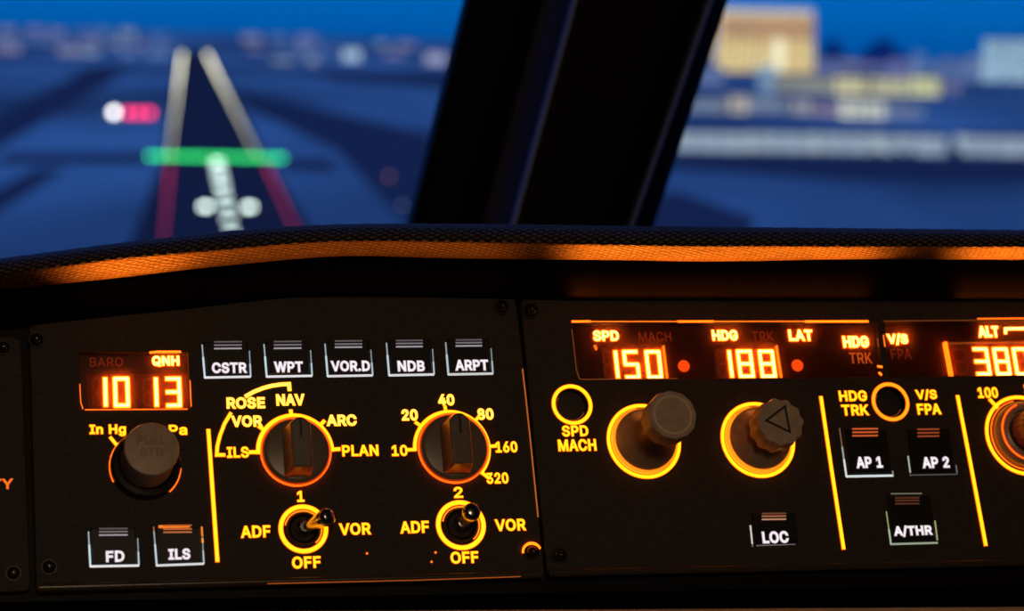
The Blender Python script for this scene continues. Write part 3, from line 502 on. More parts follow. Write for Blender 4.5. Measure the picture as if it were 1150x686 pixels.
FILT = bpy.data.materials.new('smoked_filter'); FILT.use_nodes = True; t = FILT.node_tree; t.nodes.clear()
_t = t.nodes.new('ShaderNodeBsdfTransparent'); _t.inputs[0].default_value = (0.97, 0.93, 0.9, 1); _l = t.nodes.new('ShaderNodeBsdfTranslucent'); _l.inputs[0].default_value = (1, 0.42, 0.15, 1)
_m = t.nodes.new('ShaderNodeMixShader'); _m.inputs[0].default_value = 0.05; _o = t.nodes.new('ShaderNodeOutputMaterial')
t.links.new(_t.outputs[0], _m.inputs[1]); t.links.new(_l.outputs[0], _m.inputs[2]); t.links.new(_m.outputs[0], _o.inputs[0])
WD = -0.0026   # how deep the display backs sit
SEGS = {'0': 'abcdef', '1': 'bc', '3': 'abcdg', '5': 'acdfg', '8': 'abcdefg'}
def digit(root, par, ch, px, py, wpx, hpx):
    su, sv = sc(px, py); w, h = wpx * su, hpx * sv
    t_ = 0.20 * w if w > 0 else 0; t_ = 0.00096
    a, b_ = w / 2 - t_ / 2, h / 2 - t_ / 2; g = 0.00022
    S_ = {'a': ((-a + g, b_), (a - g, b_)), 'd': ((-a + g, -b_), (a - g, -b_)), 'g': ((-a + g, 0), (a - g, 0)),
          'f': ((-a, b_ - g), (-a, g + .0002)), 'b': ((a, b_ - g), (a, g + .0002)), 'e': ((-a, -g - .0002), (-a, -b_ + g)), 'c': ((a, -g - .0002), (a, -b_ + g))}
    bm = bmesh.new()
    for k, (p, q) in S_.items():
        if k in SEGS.get(ch, ''):
            add_strip(bm, [p, q], t_ * 1.45, 0.0, 0.0003, 1)
            add_strip(bm, [p, q], t_ * 0.72, 0.0001, 0.00035, 0)
        else: add_strip(bm, [p, q], t_ * 0.8, 0.0, 0.00012, 2, caps=False)
    l = L(root, px, py, at=WD + .0007) - par.location; l.z = 0.0006
    o = obj('digit', bm, [SEG, SEGE, GHOST], par, l)
    o['label'] = ('lit orange digit %s' % ch) if ch in SEGS else 'unlit digit'
    return o
def display(root, outline, cx, cy):
    bm = bmesh.new(); add_poly(bm, [rel(*p, cx, cy) for p in outline][::-1], -0.001, 0.0)
    l = L(root, cx, cy, at=WD); l.z = WD
    o = obj('display_window', bm, WINB, root, l)
    bm = bmesh.new(); add_poly(bm, [rel(*p, cx, cy) for p in outline][::-1], 0, 0.0002)
    f_ = obj('filter_pane', bm, FILT, o, Vector((0, 0, 0.0021))); f_['label'] = 'smoked red filter pane over the readout'
    return o
def module(root, par, x0, x1, y0, y1, lean=0.09):
    cx, cy = (x0 + x1) / 2, (y0 + y1) / 2; bm = bmesh.new(); d = (y1 - y0) * lean / 2
    q = [rel(x0 - d, y0, cx, cy), rel(x1 - d, y0, cx, cy), rel(x1 + d, y1, cx, cy), rel(x0 + d, y1, cx, cy)]
    add_poly(bm, q, 0, 0.0005); 
    l = L(root, cx, cy, at=WD + .0004) - par.location; l.z = 0.0
    return obj('digit_module', bm, MODU, par, l)
SH = 4.6e-3  # screen parallax is handled by laying display contents out at their own depth
UPK = 4.6
def uplight(root, px0, px1, py, power):
    """added unseen lamp for the hood lip, standing in for display light leaking upward"""
    ld = bpy.data.lights.new('added_lip_light', 'AREA'); ld.shape = 'RECTANGLE'; ld.color = (1, 0.18, 0.008)  # added lamp that brightens the fabric lip
    a, b_ = L(root, px0, py), L(root, px1, py); ld.size = (b_ - a).length; ld.size_y = 0.0025; ld.energy = power * UPK; ld.spread = math.radians(74)
    o = bpy.data.objects.new('added_lip_light', ld); COL.objects.link(o); o.parent = root
    c = (a + b_) / 2; o.location = (c.x, c.y, 0.0014); o.rotation_euler = (math.radians(135), 0, 0)   # shines up and out at the lip of the hood
    return o

# ================================================================== LEFT DISPLAY CONTROL PANEL
PL = panel_root('display_control_unit', 320, 640, 'dark display control panel with rotary knobs and 1013 readout, left of the gap')
WL = [(88.5, 394.5), (212, 394), (215, 460), (91, 461)]
faceplate(PL, [(34, 366), (180, 350), (300, 334), (577.5, 334), (586, 400), (611, 646), (42, 664)], [WL, ], 5)
for x, y in ((41, 382), (55, 637), (563, 345)): screw(PL, x, y)
screw(PL, 597, 620, glow=True)
# display
D1 = display(PL, [(80, 388), (222, 388), (226, 466), (82, 467)], 152, 428)
# edge-lit walls of the opening
lit_shape(PL, 'lit_edge', 186, 396, [([(169, 396), (176, 395.2), (202, 395.2)], False)], 1.6, [EDGEY, EDGE], h=0.0)
lit_shape(PL, 'lit_edge', 90, 450, [([(89.6, 432), (90.6, 452), (93, 459)], False)], 1.0, [EDGE], h=0.0)
lit_shape(PL, 'lit_edge', 214, 446, [([(213.3, 428), (214.6, 456)], False)], 1.2, [EDGE], h=0.0)
lit_shape(PL, 'lit_edge', 150, 460, [([(96, 460.3), (210, 459.6)], False)], 1.2, [EDGE], h=0.0)
module(PL, D1, 98, 152, 420.5, 459); module(PL, D1, 155, 212, 420, 459)
def dl(root, par, s, px, py, w, h, mats, glow=True):
    o = legend(root, s, px, py, w, h, mats, parent=par, h=0.0004, glow=glow, at=WD + .0005, name='annunciator', bold=0.055 if glow else 0.02, b2=0.15); o['label'] = ('lit orange word %s' if glow else 'dim word %s') % s; return o
dl(PL, D1, 'BARO', 119.5, 406.5, 39, 11, [DULL], False); dl(PL, D1, 'QNH', 186, 405.5, 31, 12, [HOT, SEGE])
for ch, x in (('1', 111.5), ('0', 136.4), ('1', 168.5), ('3', 194.5)): digit(PL, D1, ch, x, 440.3, 18, 34)
uplight(PL, 95, 212, 392, 0.0045)
uplight(PL, 232, 570, 376, 0.0022)  # added lamp over the button row, where no display opens
# lettering
for s, x, y, w, h in (('In Hg', 121, 483.5, 42, 14), ('hPa', 194, 483, 33, 12), ('ROSE', 276, 452.5, 44, 13), ('NAV', 326, 449, 32, 13), ('VOR', 277, 473, 35, 13), ('ARC', 383.5, 472, 34, 13), ('PLAN', 404.5, 506, 42, 13), ('ILS', 267, 508, 25, 13),
                      ('1', 337.5, 557.5, 8, 13), ('ADF', 287, 597, 34, 14), ('VOR', 398.5, 594, 36, 14), ('OFF', 344, 631.5, 33, 14),
                      ('10', 448.6, 506, 18, 13), ('20', 460, 466, 18, 13), ('40', 501, 449, 18, 13), ('80', 545, 465, 18, 13), ('160', 568.5, 502, 25, 13), ('320', 558.5, 537, 25, 13),
                      ('2', 514.5, 553, 10, 13), ('ADF', 465.5, 592, 33, 14), ('VOR', 573, 589.5, 35, 14), ('OFF', 521.5, 626, 32, 14)):
    pale = [YELP, YEL] if (y < 475 and x > 250) else None
    legend(PL, s, x, y, w, h, pale, label='lit yellow lettering %s' % s)
lit_shape(PL, 'scale_line', 300, 438, [([(277, 444.5), (285, 440), (295, 436), (305, 433.3), (315, 431.8), (324.5, 431.3), (325, 437)], False)], 3.6, [YELP, YEL])
lit_shape(PL, 'scale_line', 250, 488, [([(258.5, 465), (252, 476), (247, 489), (244, 501), (243.3, 511), (251, 511)], False)], 3.8)
lit_shape(PL, 'divider_line', 239, 557, [([(234, 484), (239, 557), (244, 629)], False)], 4.2)
lit_shape(PL, 'selector_mark', 135, 495, [([(124.5, 492), (131, 500), (139, 496.5), (145, 493)], False)], 3.4)
def ring_px(cx, cy, r, a0, a1, n=48, sy=1.0): return [(cx + r * math.cos(math.radians(a0 + (a1 - a0) * i / n)), cy - r * sy * math.sin(math.radians(a0 + (a1 - a0) * i / n))) for i in range(n + 1)]
def circ(root, name, cx, cy, rpx, a0, a1, w, ticks=(), mats=None, parent=None, h=0.0, label=None, fr=0.9):
    """ring or arc on the panel, round in the panel's own plane"""
    s = sc(cx, cy)[0]; bm = bmesh.new(); mats = mats or [YEL, ORA]; closed = abs(a1 - a0) >= 360
    n = 64; pts = [(rpx * s * math.cos(math.radians(a0 + (a1 - a0) * i / n)), rpx * s * math.sin(math.radians(a0 + (a1 - a0) * i / n))) for i in range(n if closed else n + 1)]
    for wd, za, zb, mi in ([((w + fr) * s, 0.00005, 0.0002, 1)] if len(mats) > 1 else []) + [(w * .86 * s, 0.0001, 0.00035, 0)]:
        add_strip(bm, pts, wd, za, zb, mi, closed)
        for a, r0, r1 in ticks:
            c_, s_ = math.cos(math.radians(a)), math.sin(math.radians(a)); add_strip(bm, [(r0 * s * c_, r0 * s * s_), (r1 * s * c_, r1 * s * s_)], wd * .9, za + .00001, zb + .00001, mi)
    o = obj(name, bm, mats, parent or root, (L(root, cx, cy, h) - (parent.location if parent else Vector())))
    if parent: o.location.z = h
    if label: o['label'] = label
    return o
circ(PL, 'scale_ring', 331.5, 507, 41.5, 180, 2, 4.6, [(180, 42, 50), (143, 42, 48), (93, 42, 46.5), (45, 42, 48), (2, 42, 49)], label='lit yellow arc round the mode knob')
circ(PL, 'scale_ring', 507.5, 503.5, 41.5, 180, -42, 3.8, [(181, 42, 50), (142, 42, 48), (95, 42, 47), (47, 42, 48), (2, 42, 49), (-42, 42, 51)], label='lit yellow arc round the range knob')

def rotary(root, cx, cy, rpx, what):
    s = sc(cx, cy)[0]; R = rpx * s
    bm = bmesh.new(); add_lathe(bm, [(R * 1.0, 0.0), (R * 1.0, 0.0004), (R * .95, 0.0013), (R * .88, 0.0017), (R * .84, 0.0018), (0, 0.0018)], 64)
    o = obj('rotary_knob', bm, KNOBD, root, L(root, cx, cy)); auto_smooth(o, 30); o['label'] = 'round brown rotary knob with raised grip, %s' % what
    # grip: long bar with a pointed upper end, narrower at the crest
    w0, w1 = 0.40 * R, 0.29 * R; y0, y1, yt = -0.80 * R, 0.62 * R, 0.93 * R
    lo_ = [(-w0, y0), (w0, y0), (w0, y1), (0.06 * R, yt), (-0.06 * R, yt), (-w0, y1)]
    hi_ = [(-w1, y0 * .90), (w1, y0 * .90), (w1, y1 * .92), (0.10 * R, yt * .80), (-0.10 * R, yt * .80), (-w1, y1 * .92)]
    bm = bmesh.new(); a = [bm.verts.new((*p, 0.0016)) for p in lo_]; b_ = [bm.verts.new((*p, 0.0100)) for p in hi_]
    for i in range(6): bm.faces.new((a[i], a[(i + 1) % 6], b_[(i + 1) % 6], b_[i]))
    bm.faces.new(b_); bm.faces.new(a[::-1])
    g = obj('grip', bm, KNOBD, o); bevel(g, 0.0006, 3)
    bm = bmesh.new(); add_box(bm, -0.035 * R, 0.035 * R, y1 * .25, yt * .78, 0.0099, 0.01015); obj('pointer_line', bm, INK, g)
    # clear acrylic light collar glowing round the foot
    bm = bmesh.new(); add_lathe(bm, [(R * 1.035, 0.0), (R * 1.035, 0.0009), (R * 1.0, 0.0009), (R * 1.0, 0.0)], 64)
    obj('lit_collar', bm, ORA2, o)
    return o
ORA2 = mat('collar_glow', (0.4, 0.15, 0.05), 0.4, emit=(3.0, 0.2, 0.006))
rotary(PL, 332, 507.5, 38.5, 'below the word NAV'); rotary(PL, 509, 503.5, 38.5, 'below the number 40')

def toggle(root, cx, cy, tipx, tipy, tiph, what):
    s = sc(cx, cy)[0]
    bm = bmesh.new(); add_lathe(bm, [(19.5 * s, 0.0), (19.5 * s, 0.0008), (17.5 * s, 0.0013), (15.5 * s, 0.0010), (13 * s, -0.0004), (0, -0.0004)], 40)
    for i in range(6):  # small notched lock nut teeth
        pass
    o = obj('toggle_switch', bm, mat('bushing_metal', (0.10, 0.085, 0.075), 0.3, metal=0.8), root, L(root, cx, cy)); auto_smooth(o, 40)
    o['label'] = 'bat-handled metal toggle switch in a lit yellow ring, %s' % what
    circ(root, 'lit_ring', cx, cy, 25.3, 0, 360, 5.0, parent=o)
    circ(root, 'lit_ring', cx, cy, 20.6, -50, 165, 1.2, parent=o, mats=[EDGEY])
    bm = bmesh.new(); add_lathe(bm, [(9.5 * s, -0.0004), (9.5 * s, 0.0012), (8 * s, 0.0022), (5.5 * s, 0.0026), (0, 0.0026)], 8)
    obj('collar_nut', bm, CHROME, o)
    # lever: from the bushing to the tip, tip given as picture place at height tiph
    q = uv(tipx, tipy, tiph) - uv(cx, cy); p0 = Vector((0, 0, 0.0005)); p1 = Vector((q.x, q.y, tiph)); d = (p1 - p0)
    prof = [(0.0, 0.0012), (0.3, 0.0015), (0.7, 0.0021), (0.88, 0.0025), (0.98, 0.0023), (1.04, 0.0016), (1.05, 0.0)]
    dn = d.normalized(); a = dn.orthogonal().normalized(); b_ = dn.cross(a); bm = bmesh.new(); rows = []
    for t_, r in prof: rows.append([bm.verts.new(p0 + d * t_ + (a * math.cos(k * math.pi / 12) + b_ * math.sin(k * math.pi / 12)) * max(r, 1e-5)) for k in range(24)])
    for r0, r1 in zip(rows, rows[1:]):
        for k in range(24): bm.faces.new((r0[k], r0[(k + 1) % 24], r1[(k + 1) % 24], r1[k]))
    bm.faces.new(rows[0]); bm.faces.new(rows[-1][::-1])
    lv = obj('lever', bm, CHROME, o, smooth=True); lv['label'] = 'polished metal bat lever'
toggle(PL, 340.6, 594, 370, 579, 0.0105, 'between ADF and VOR below the number 1')
toggle(PL, 517.5, 589.7, 531, 573, 0.0105, 'between ADF and VOR below the number 2')

# pressure setting knob
def pressure_knob():
    cx, cy = 163, 524; s = sc(cx, cy)[0]
    bm = bmesh.new(); R = 39 * s
    add_lathe(bm, [(R, 0.0), (R, 0.0030), (R * .95, 0.0038), (R * .80, 0.0042), (R * .74, 0.0030), (0, 0.0030)], 64)
    o = obj('outer_selector_ring', bm, BLACK, PL, L(PL, cx, cy)); auto_smooth(o, 35)
    o.name = 'pressure_knob'; o['label'] = 'black-skirted grey-brown pressure knob under the 1013 display'
    bm = bmesh.new(); r = 30.5 * s
    add_lathe(bm, [(r * .96, 0.003), (r * .98, 0.0150), (r * 1.0, 0.0168), (r * .96, 0.0176), (r * .5, 0.0180), (0, 0.0180)], 64)
    k = obj('knob_cap', bm, KNOB, o); auto_smooth(k, 35)
    me = text_mesh('PULL\nSTD', 0.0075, 0.0055, 0.04, 0.0, 0.0001)
    w = link('engraving', me, mat('engraving_grey', (0.36, 0.27, 0.19), 0.6), k, Vector((0, 0.0005, 0.0180))); w['label'] = 'faint worn lettering on the cap'
    circ(PL, 'lit_arc', cx, cy, 40, 58, 165, 1.6, mats=[EDGE], parent=o); circ(PL, 'lit_arc', cx, cy, 40, 168, 205, 1.4, mats=[EDGE], parent=o); circ(PL, 'lit_arc', cx, cy, 40, -48, -5, 1.6, mats=[EDGE], parent=o)
    circ(PL, 'lit_arc', cx, cy, 40.5, 10, 45, 1.4, mats=[EDGED], parent=o)
pressure_knob()

# square push buttons
C1 = (0.52, 0.66, 0.72); C2 = (0.72, 0.72, 0.75); C3 = (0.22, 0.30, 0.34)
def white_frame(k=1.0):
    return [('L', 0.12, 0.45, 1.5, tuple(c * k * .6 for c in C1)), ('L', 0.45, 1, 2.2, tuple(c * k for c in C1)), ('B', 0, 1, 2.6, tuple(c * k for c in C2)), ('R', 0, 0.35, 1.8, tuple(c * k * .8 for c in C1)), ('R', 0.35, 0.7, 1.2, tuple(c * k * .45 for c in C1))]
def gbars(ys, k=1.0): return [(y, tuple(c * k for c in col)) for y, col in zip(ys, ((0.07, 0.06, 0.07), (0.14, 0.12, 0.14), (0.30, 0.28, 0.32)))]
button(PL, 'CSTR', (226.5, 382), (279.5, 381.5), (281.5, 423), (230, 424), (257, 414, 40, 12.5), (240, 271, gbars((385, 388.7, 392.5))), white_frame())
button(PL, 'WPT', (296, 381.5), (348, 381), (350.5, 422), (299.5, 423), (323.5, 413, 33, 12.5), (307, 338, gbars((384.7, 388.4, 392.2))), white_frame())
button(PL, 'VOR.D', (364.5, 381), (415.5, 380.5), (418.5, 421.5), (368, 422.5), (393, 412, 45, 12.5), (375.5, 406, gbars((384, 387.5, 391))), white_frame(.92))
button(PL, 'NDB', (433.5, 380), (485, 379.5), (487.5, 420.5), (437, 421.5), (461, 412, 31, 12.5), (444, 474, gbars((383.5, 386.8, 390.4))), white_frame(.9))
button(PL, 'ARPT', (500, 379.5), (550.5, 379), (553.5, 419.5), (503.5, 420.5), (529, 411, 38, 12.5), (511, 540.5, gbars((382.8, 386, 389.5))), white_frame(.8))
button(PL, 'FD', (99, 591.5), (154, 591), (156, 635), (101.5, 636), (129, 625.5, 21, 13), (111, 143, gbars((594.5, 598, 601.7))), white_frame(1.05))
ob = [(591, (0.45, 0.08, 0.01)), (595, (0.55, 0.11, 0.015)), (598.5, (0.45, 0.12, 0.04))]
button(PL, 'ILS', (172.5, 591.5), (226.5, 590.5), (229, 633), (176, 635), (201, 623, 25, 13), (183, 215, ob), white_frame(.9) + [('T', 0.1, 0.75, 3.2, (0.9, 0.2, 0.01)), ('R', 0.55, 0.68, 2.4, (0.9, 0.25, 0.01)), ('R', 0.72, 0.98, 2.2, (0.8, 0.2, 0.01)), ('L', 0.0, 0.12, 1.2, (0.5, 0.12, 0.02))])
# chips in the paint where the backlight shows, and the edge of the plate glowing by the gap
for x, y in ((412, 621.5), (489, 620.5), (484.5, 631)): circ(PL, 'paint_chip', x, y, 0.5, 0, 360, 1.6, mats=[EDGE])
lit_shape(PL, 'lit_edge', 596, 530, [([(586.6, 415), (590, 444), (596, 500), (604, 580)], False)], 1.6, [mat('side_edge_glow', (0.3, 0.15, 0.1), 0.4, emit=(0.42, 0.09, 0.012))])
# rounded lower rim of the plate
RIM = mat('rim_gloss', (0.05, 0.04, 0.03), 0.25, spec=0.6)
def rim(root, a, b_, glow=None):
    bm = bmesh.new(); p, q = Vector(L(root, *a, 0)), Vector(L(root, *b_, 0)); o0 = (p + q) / 2
    tube(bm, p - o0, q - o0, 0.0011, 0.0011, 16); o = obj('lower_rim', bm, RIM, root, o0); auto_smooth(o, 40); return o
rim(PL, (44, 660), (608, 645))
lit_shape(PL, 'lit_edge', 400, 655, [([(300, 656.6), (470, 652.6), (583, 648.6)], False)], 0.9, [mat('painted_rim_glint', (0.3, 0.1, 0.03), 0.4, emit=(0.36, 0.07, 0.006))], h=0.0011)  # orange reflection along the lower rim, painted as a glowing strip

# ================================================================== CENTRE FLIGHT CONTROL PANEL
PR = panel_root('flight_control_unit', 900, 632, 'wide dark autopilot control panel with 150 and 188 readouts and square buttons')
WR1 = [(641, 362), (986, 360.5), (992, 424), (651, 427)]; WR2 = [(992.5, 360.5), (1260, 357.5), (1268, 420), (998, 424)]
faceplate(PR, [(585.5, 337), (1270, 333), (1312, 625), (616, 645)], [WR1, WR2, ('c', 642.3, 454.5, 19.5), ('c', 999.8, 451.3, 17.8)], 5)
screw(PR, 596, 349); screw(PR, 628, 624)
D2 = display(PR, [(630, 354), (988.5, 354), (995.5, 432), (640, 434)], 815, 394)
D3 = display(PR, [(989.5, 354), (1270, 350), (1280, 428), (996.5, 431)], 1130, 392)
# edge-lit rims of the openings
for a_, b_ in ((643, 662), (762, 800), (905, 974)): lit_shape(PR, 'lit_edge', (a_ + b_) / 2, 361, [([(a_, 361.2), (b_, 361)], False)], 1.6, [EDGEY, EDGE], h=0, label='bright orange stretch of the upper edge of the display opening')
lit_shape(PR, 'lit_edge', 810, 361, [([(643, 361.3), (974, 361)], False)], 1.1, [EDGE], h=0)
lit_shape(PR, 'lit_edge', 1040, 360, [([(992, 360.8), (1096, 359.8)], False)], 0.7, [EDGED], h=0)
lit_shape(PR, 'lit_edge', 1120, 358.5, [([(1098, 358.2), (1260, 356.8)], False)], 1.5, [EDGE], h=0)
lit_shape(PR, 'lit_edge', 646, 400, [([(642, 370), (647, 415), (650.5, 425.5), (656, 426.3)], False)], 0.7, [EDGED], h=0)
lit_shape(PR, 'lit_edge', 700, 426, [([(656, 426.2), (760, 425.2)], False)], 0.8, [EDGED], h=0)
lit_shape(PR, 'lit_edge', 986, 385, [([(985.2, 381), (986, 389)], False)], 0.8, [EDGED], h=0); lit_shape(PR, 'lit_edge', 992, 383, [([(991.8, 377), (993.6, 389)], False)], 1.0, [EDGE], h=0)
for q_ in (((986.3, 411.5), (989.5, 412)), ((987.5, 419), (989, 420.5))): lit_shape(PR, 'lit_edge', 988, 415, [(list(q_), False)], 1.6, [EDGEY, EDGE], h=0)
# readouts
for x0, x1, y0, y1 in ((677, 748, 391, 426), (803, 875, 391, 425), (1063, 1160, 387, 423)): module(PR, D2 if x0 < 900 else D3, x0, x1, y0, y1, .10)
for ch, x in (('1', 685.5), ('5', 709), ('0', 734)): digit(PR, D2, ch, x, 409.3, 17.5, 32)
for ch, x in (('1', 813.3), ('8', 837), ('8', 861.5)): digit(PR, D2, ch, x, 408.6, 17.5, 31.5)
for ch, x in ((' ', 1078.5), ('3', 1102.5), ('8', 1125), ('0', 1147)): digit(PR, D3, ch, x, 406, 17, 31)
# ends of the digit modules, the light they catch from the digits painted as glow
def wall(x0, y0, x1, y1, w, m, par):
    bm = bmesh.new(); cx, cy = (x0 + x1) / 2, (y0 + y1) / 2; add_strip(bm, [rel(x0, y0, cx, cy), rel(x1, y1, cx, cy)], w * sc(cx, cy)[0], 0, 0.0014); l = L(PR, cx, cy, at=WD + .0012) - par.location; l.z = 0.0004
    obj('lit_edge', bm, m, par, l)
wall(745, 389, 749.5, 425, 1.2, EDGE, D2); wall(872, 389, 877.5, 424, 1.2, EDGE, D2); wall(668, 388, 670, 392, 1, EDGE, D2)
wall(1061.5, 386, 1068, 421.5, 3.2, EDGEY, D3); wall(1063, 385.5, 1160, 384, .9, EDGED, D3)
for s, x, y, w, h, kind in (('SPD', 680.5, 377, 29, 12, 1), ('MACH', 735.5, 378, 38, 11.5, 0), ('HDG', 814, 376.5, 29, 12, 1), ('TRK', 856.5, 377.5, 25, 11.5, 0), ('LAT', 899, 376.5, 27, 12.5, 1),
                            ('HDG', 961, 383.8, 29, 13, 1), ('TRK', 966.5, 402, 26, 13, 2)):
    dl(PR, D2, s, x, y, w, h, [HOT, SEGE] if kind == 1 else [DULL2] if kind == 2 else [DULL], kind == 1)
for s, x, y, w, h, kind in (('V/S', 1008, 381, 23, 12.5, 1), ('FPA', 1012, 397.5, 24, 12.5, 0), ('ALT', 1110, 372.5, 23, 12.5, 1)):
    dl(PR, D3, s, x, y, w, h, [HOT, SEGE] if kind == 1 else [DULL2] if kind == 2 else [DULL], kind == 1)
o = lit_shape(PR, 'annunciator', 1150, 369, [([(1129, 373.5), (1129, 369.3), (1190, 368.3)], False)], 2.6, [HOT, SEGE], parent=D3, h=0.0004, at=WD + .0005); o['label'] = 'lit orange bracket line beside ALT'
for x, y in ((768, 411), (895.5, 410.3)):
    bm = bmesh.new(); r = 6.4 * sc(x, y)[0]; add_lathe(bm, [(r, 0), (r, .0004), (0, .0004)], 32); l = L(PR, x, y, at=WD + .0004) - D2.location; l.z = 0.0002; obj('indicator_dot', bm, DOT, D2, l)
for a in ((643, 668, 0.0012), (668, 975, 0.0105)): uplight(PR, a[0], a[1], 358, a[2])
uplight(PR, 1075, 1230, 354, 0.0075)
# lettering
for s, x, y, w, h in (('SPD', 645.7, 484, 30, 13), ('MACH', 648, 500, 44, 14), ('HDG', 957.6, 444.7, 32, 12.5), ('TRK', 960, 460.5, 31, 12.5), ('V/S', 1040, 443.5, 24, 12.5), ('FPA', 1043, 459.5, 27, 12.5), ('100', 1109, 441, 23, 12.5), ('1000', 1165, 436.5, 31, 12.5)):
    legend(PR, s, x, y, w, h, label='lit yellow lettering %s' % s)
lit_shape(PR, 'divider_line', 934, 531, [([(921.8, 447), (934, 530), (947, 615)], False)], 3.6)
lit_shape(PR, 'divider_line', 1091, 529, [([(1075.3, 446), (1091, 528), (1106.5, 611)], False)], 3.6)
lit_shape(PR, 'selector_mark', 1116, 453, [([(1112, 449.5), (1119, 457)], False)], 3.4)
def push_hole(cx, cy, r, wd, what):
    s = sc(cx, cy)[0]; bm = bmesh.new(); R = r * s
    add_lathe(bm, [(R * .84, -0.0002), (R * .84, -0.0030), (R * .70, -0.0030), (R * .66, -0.0018), (0, -0.0016)], 48)
    add_lathe(bm, [(R * .88, -0.003), (R * .90, -0.003), (R * .90, 0.0), (R * .84, 0.0002), (R*.84, -0.003)], 48, mi=1)
    o = obj('recessed_button', bm, [INK, mat('bore_wall', (0.25, 0.12, 0.07), 0.35)], PR, L(PR, cx, cy)); auto_smooth(o, 40)
    o['label'] = 'small round black push button sunk in a lit ring, %s' % what
    circ(PR, 'lit_ring', cx, cy, r - wd * .5 + .6, 0, 360, wd, parent=o, mats=[YEL, ORA] if r > 21.5 else [EDGEY, ORA])
    circ(PR, 'inner_glow', cx, cy, r * .72, 145, 330, 1.1, parent=o, mats=[EDGED], h=-0.0016)
push_hole(642.3, 454.5, 22, 3.8, 'above SPD MACH'); push_hole(999.8, 451.3, 20, 3.2, 'between HDG TRK and V/S FPA')

def tall_knob(name, cx, cy, R0_, H, capr, lobes, what, tri=None, circle=False):
    s = sc(cx, cy)[0]; Rr = R0_ * s; c = capr * s * (1 - 0.0)
    bm = bmesh.new()
    add_lathe(bm, [(Rr, 0.0), (Rr, 0.0022), (Rr * .97, 0.0030), (Rr * .86, 0.0046), (Rr * .62, 0.0072), (Rr * .42, 0.0098), (Rr * .34, 0.0120), (Rr * .33, H * .62), (0, H * .62)], 64)
    o = obj(name, bm, KNOBF, PR, L(PR, cx, cy)); auto_smooth(o, 60); o['label'] = what
    rf = (lambda a, z: 1 + 0.045 * math.cos(lobes * a) + 0.0 * z) if lobes else None
    if not lobes: rf = lambda a, z: 1 + 0.012 * math.cos(12 * a)
    bm = bmesh.new(); hc = H - 0.0075
    add_lathe(bm, [(0, hc), (c * .90, hc), (c * .98, hc + .0006), (c, H - .0012), (c * .97, H - .0002), (c * .93, H), (0, H)], 120, rfun=rf)
    k = obj('knob_cap', bm, KNOB, o); auto_smooth(k, 35)
    # fitted rings of light at the foot
    circ(PR, 'lit_ring', cx, cy, 39.5, 0, 360, 3.6, parent=o); circ(PR, 'lit_ring', cx, cy, 36.6, 100, 350, 1.0, parent=o, mats=[EDGEY], h=0.0003)
    bm = bmesh.new(); add_lathe(bm, [(Rr * 1.045, 0.0), (Rr * 1.04, 0.0010), (Rr * 1.005, 0.0021), (Rr * 1.0, 0.0)], 64); obj('lit_collar', bm, mat('amber_collar', (0.4, 0.15, 0.05), 0.4, emit=(2.0, 0.34, 0.01)), o, smooth=True)
    if circle:
        bm = bmesh.new(); r = c * .76; add_lathe(bm, [(r + .00035, H), (r + .0002, H + .00022), (r - .0002, H + .00022), (r - .00035, H)], 64)
        obj('raised_circle', bm, mat('knob_ridge', (0.80, 0.62, 0.45), 0.45), k, smooth=True)
    if tri:
        bm = bmesh.new(); q = [uv(x, y, H) - uv(cx, cy) for x, y in tri]; add_strip(bm, [(p.x, p.y) for p in q], 0.00062, H - .0001, H + .00012, closed=True)
        obj('triangle_mark', bm, INK, k)
    return o
KNOBF = mat('knob_foot_plastic', (0.42, 0.29, 0.19), 0.34, spec=0.5, noise=0.1, nscale=300)
def height_for(cx, cy, tx):
    h = 0.0
    base = uv(cx, cy)
    while h < 0.05:
        # where does (base, h) land in the picture?
        w_ = ORG + PU * base.x + PV * base.y + NRM * h; x = CX + F * w_.dot(RT) / w_.dot(FWD)
        if x >= tx: return h
        h += 0.0002
    return h
H1 = height_for(723, 495, 755.5); H2 = height_for(851, 494, 876.7)
tall_knob('speed_knob', 723, 495.5, 34, H1, 26.2, 0, 'tall round brown speed knob with a raised circle on its cap', circle=True)
tall_knob('heading_knob', 851, 494, 34, H2, 25.2, 11, 'tall scalloped brown heading knob marked with a triangle', tri=[(860.5, 472.3), (881.5, 456.3), (887, 485)])
H3 = 0.016
def altitude_knob():
    cx, cy = 1149, 489; s = sc(cx, cy)[0]; bm = bmesh.new(); R = 34 * s
    add_lathe(bm, [(R, 0), (R, .002), (R * .93, .0035), (R * .80, .0045), (R * .70, .0048), (R * .66, .003), (0, .003)], 64)
    o = obj('altitude_knob', bm, KNOBF, PR, L(PR, cx, cy)); auto_smooth(o, 40); o['label'] = 'brown altitude knob with ridged foot ring, cut by the right edge of the picture'
    bm = bmesh.new(); c = 21 * s; add_lathe(bm, [(c, .003), (c * .96, .011), (c * 1.0, .0125), (c * .95, .0135), (0, .0137)], 96, rfun=lambda a, z: 1 + .02 * math.cos(24 * a))
    k = obj('knob_cap', bm, KNOBD, o); auto_smooth(k, 35)
    circ(PR, 'lit_ring', cx, cy, 40.5, 0, 360, 3.4, parent=o); circ(PR, 'lit_ring', cx, cy, 36.2, 100, 300, 1.3, parent=o, mats=[EDGE], h=.0003)
    circ(PR, 'lit_ring', cx, cy, 30, 110, 290, 1.5, parent=o, mats=[ORA2], h=.004)
altitude_knob()
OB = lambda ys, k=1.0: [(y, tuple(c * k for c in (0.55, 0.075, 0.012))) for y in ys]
Wd = (0.62, 0.70, 0.70)
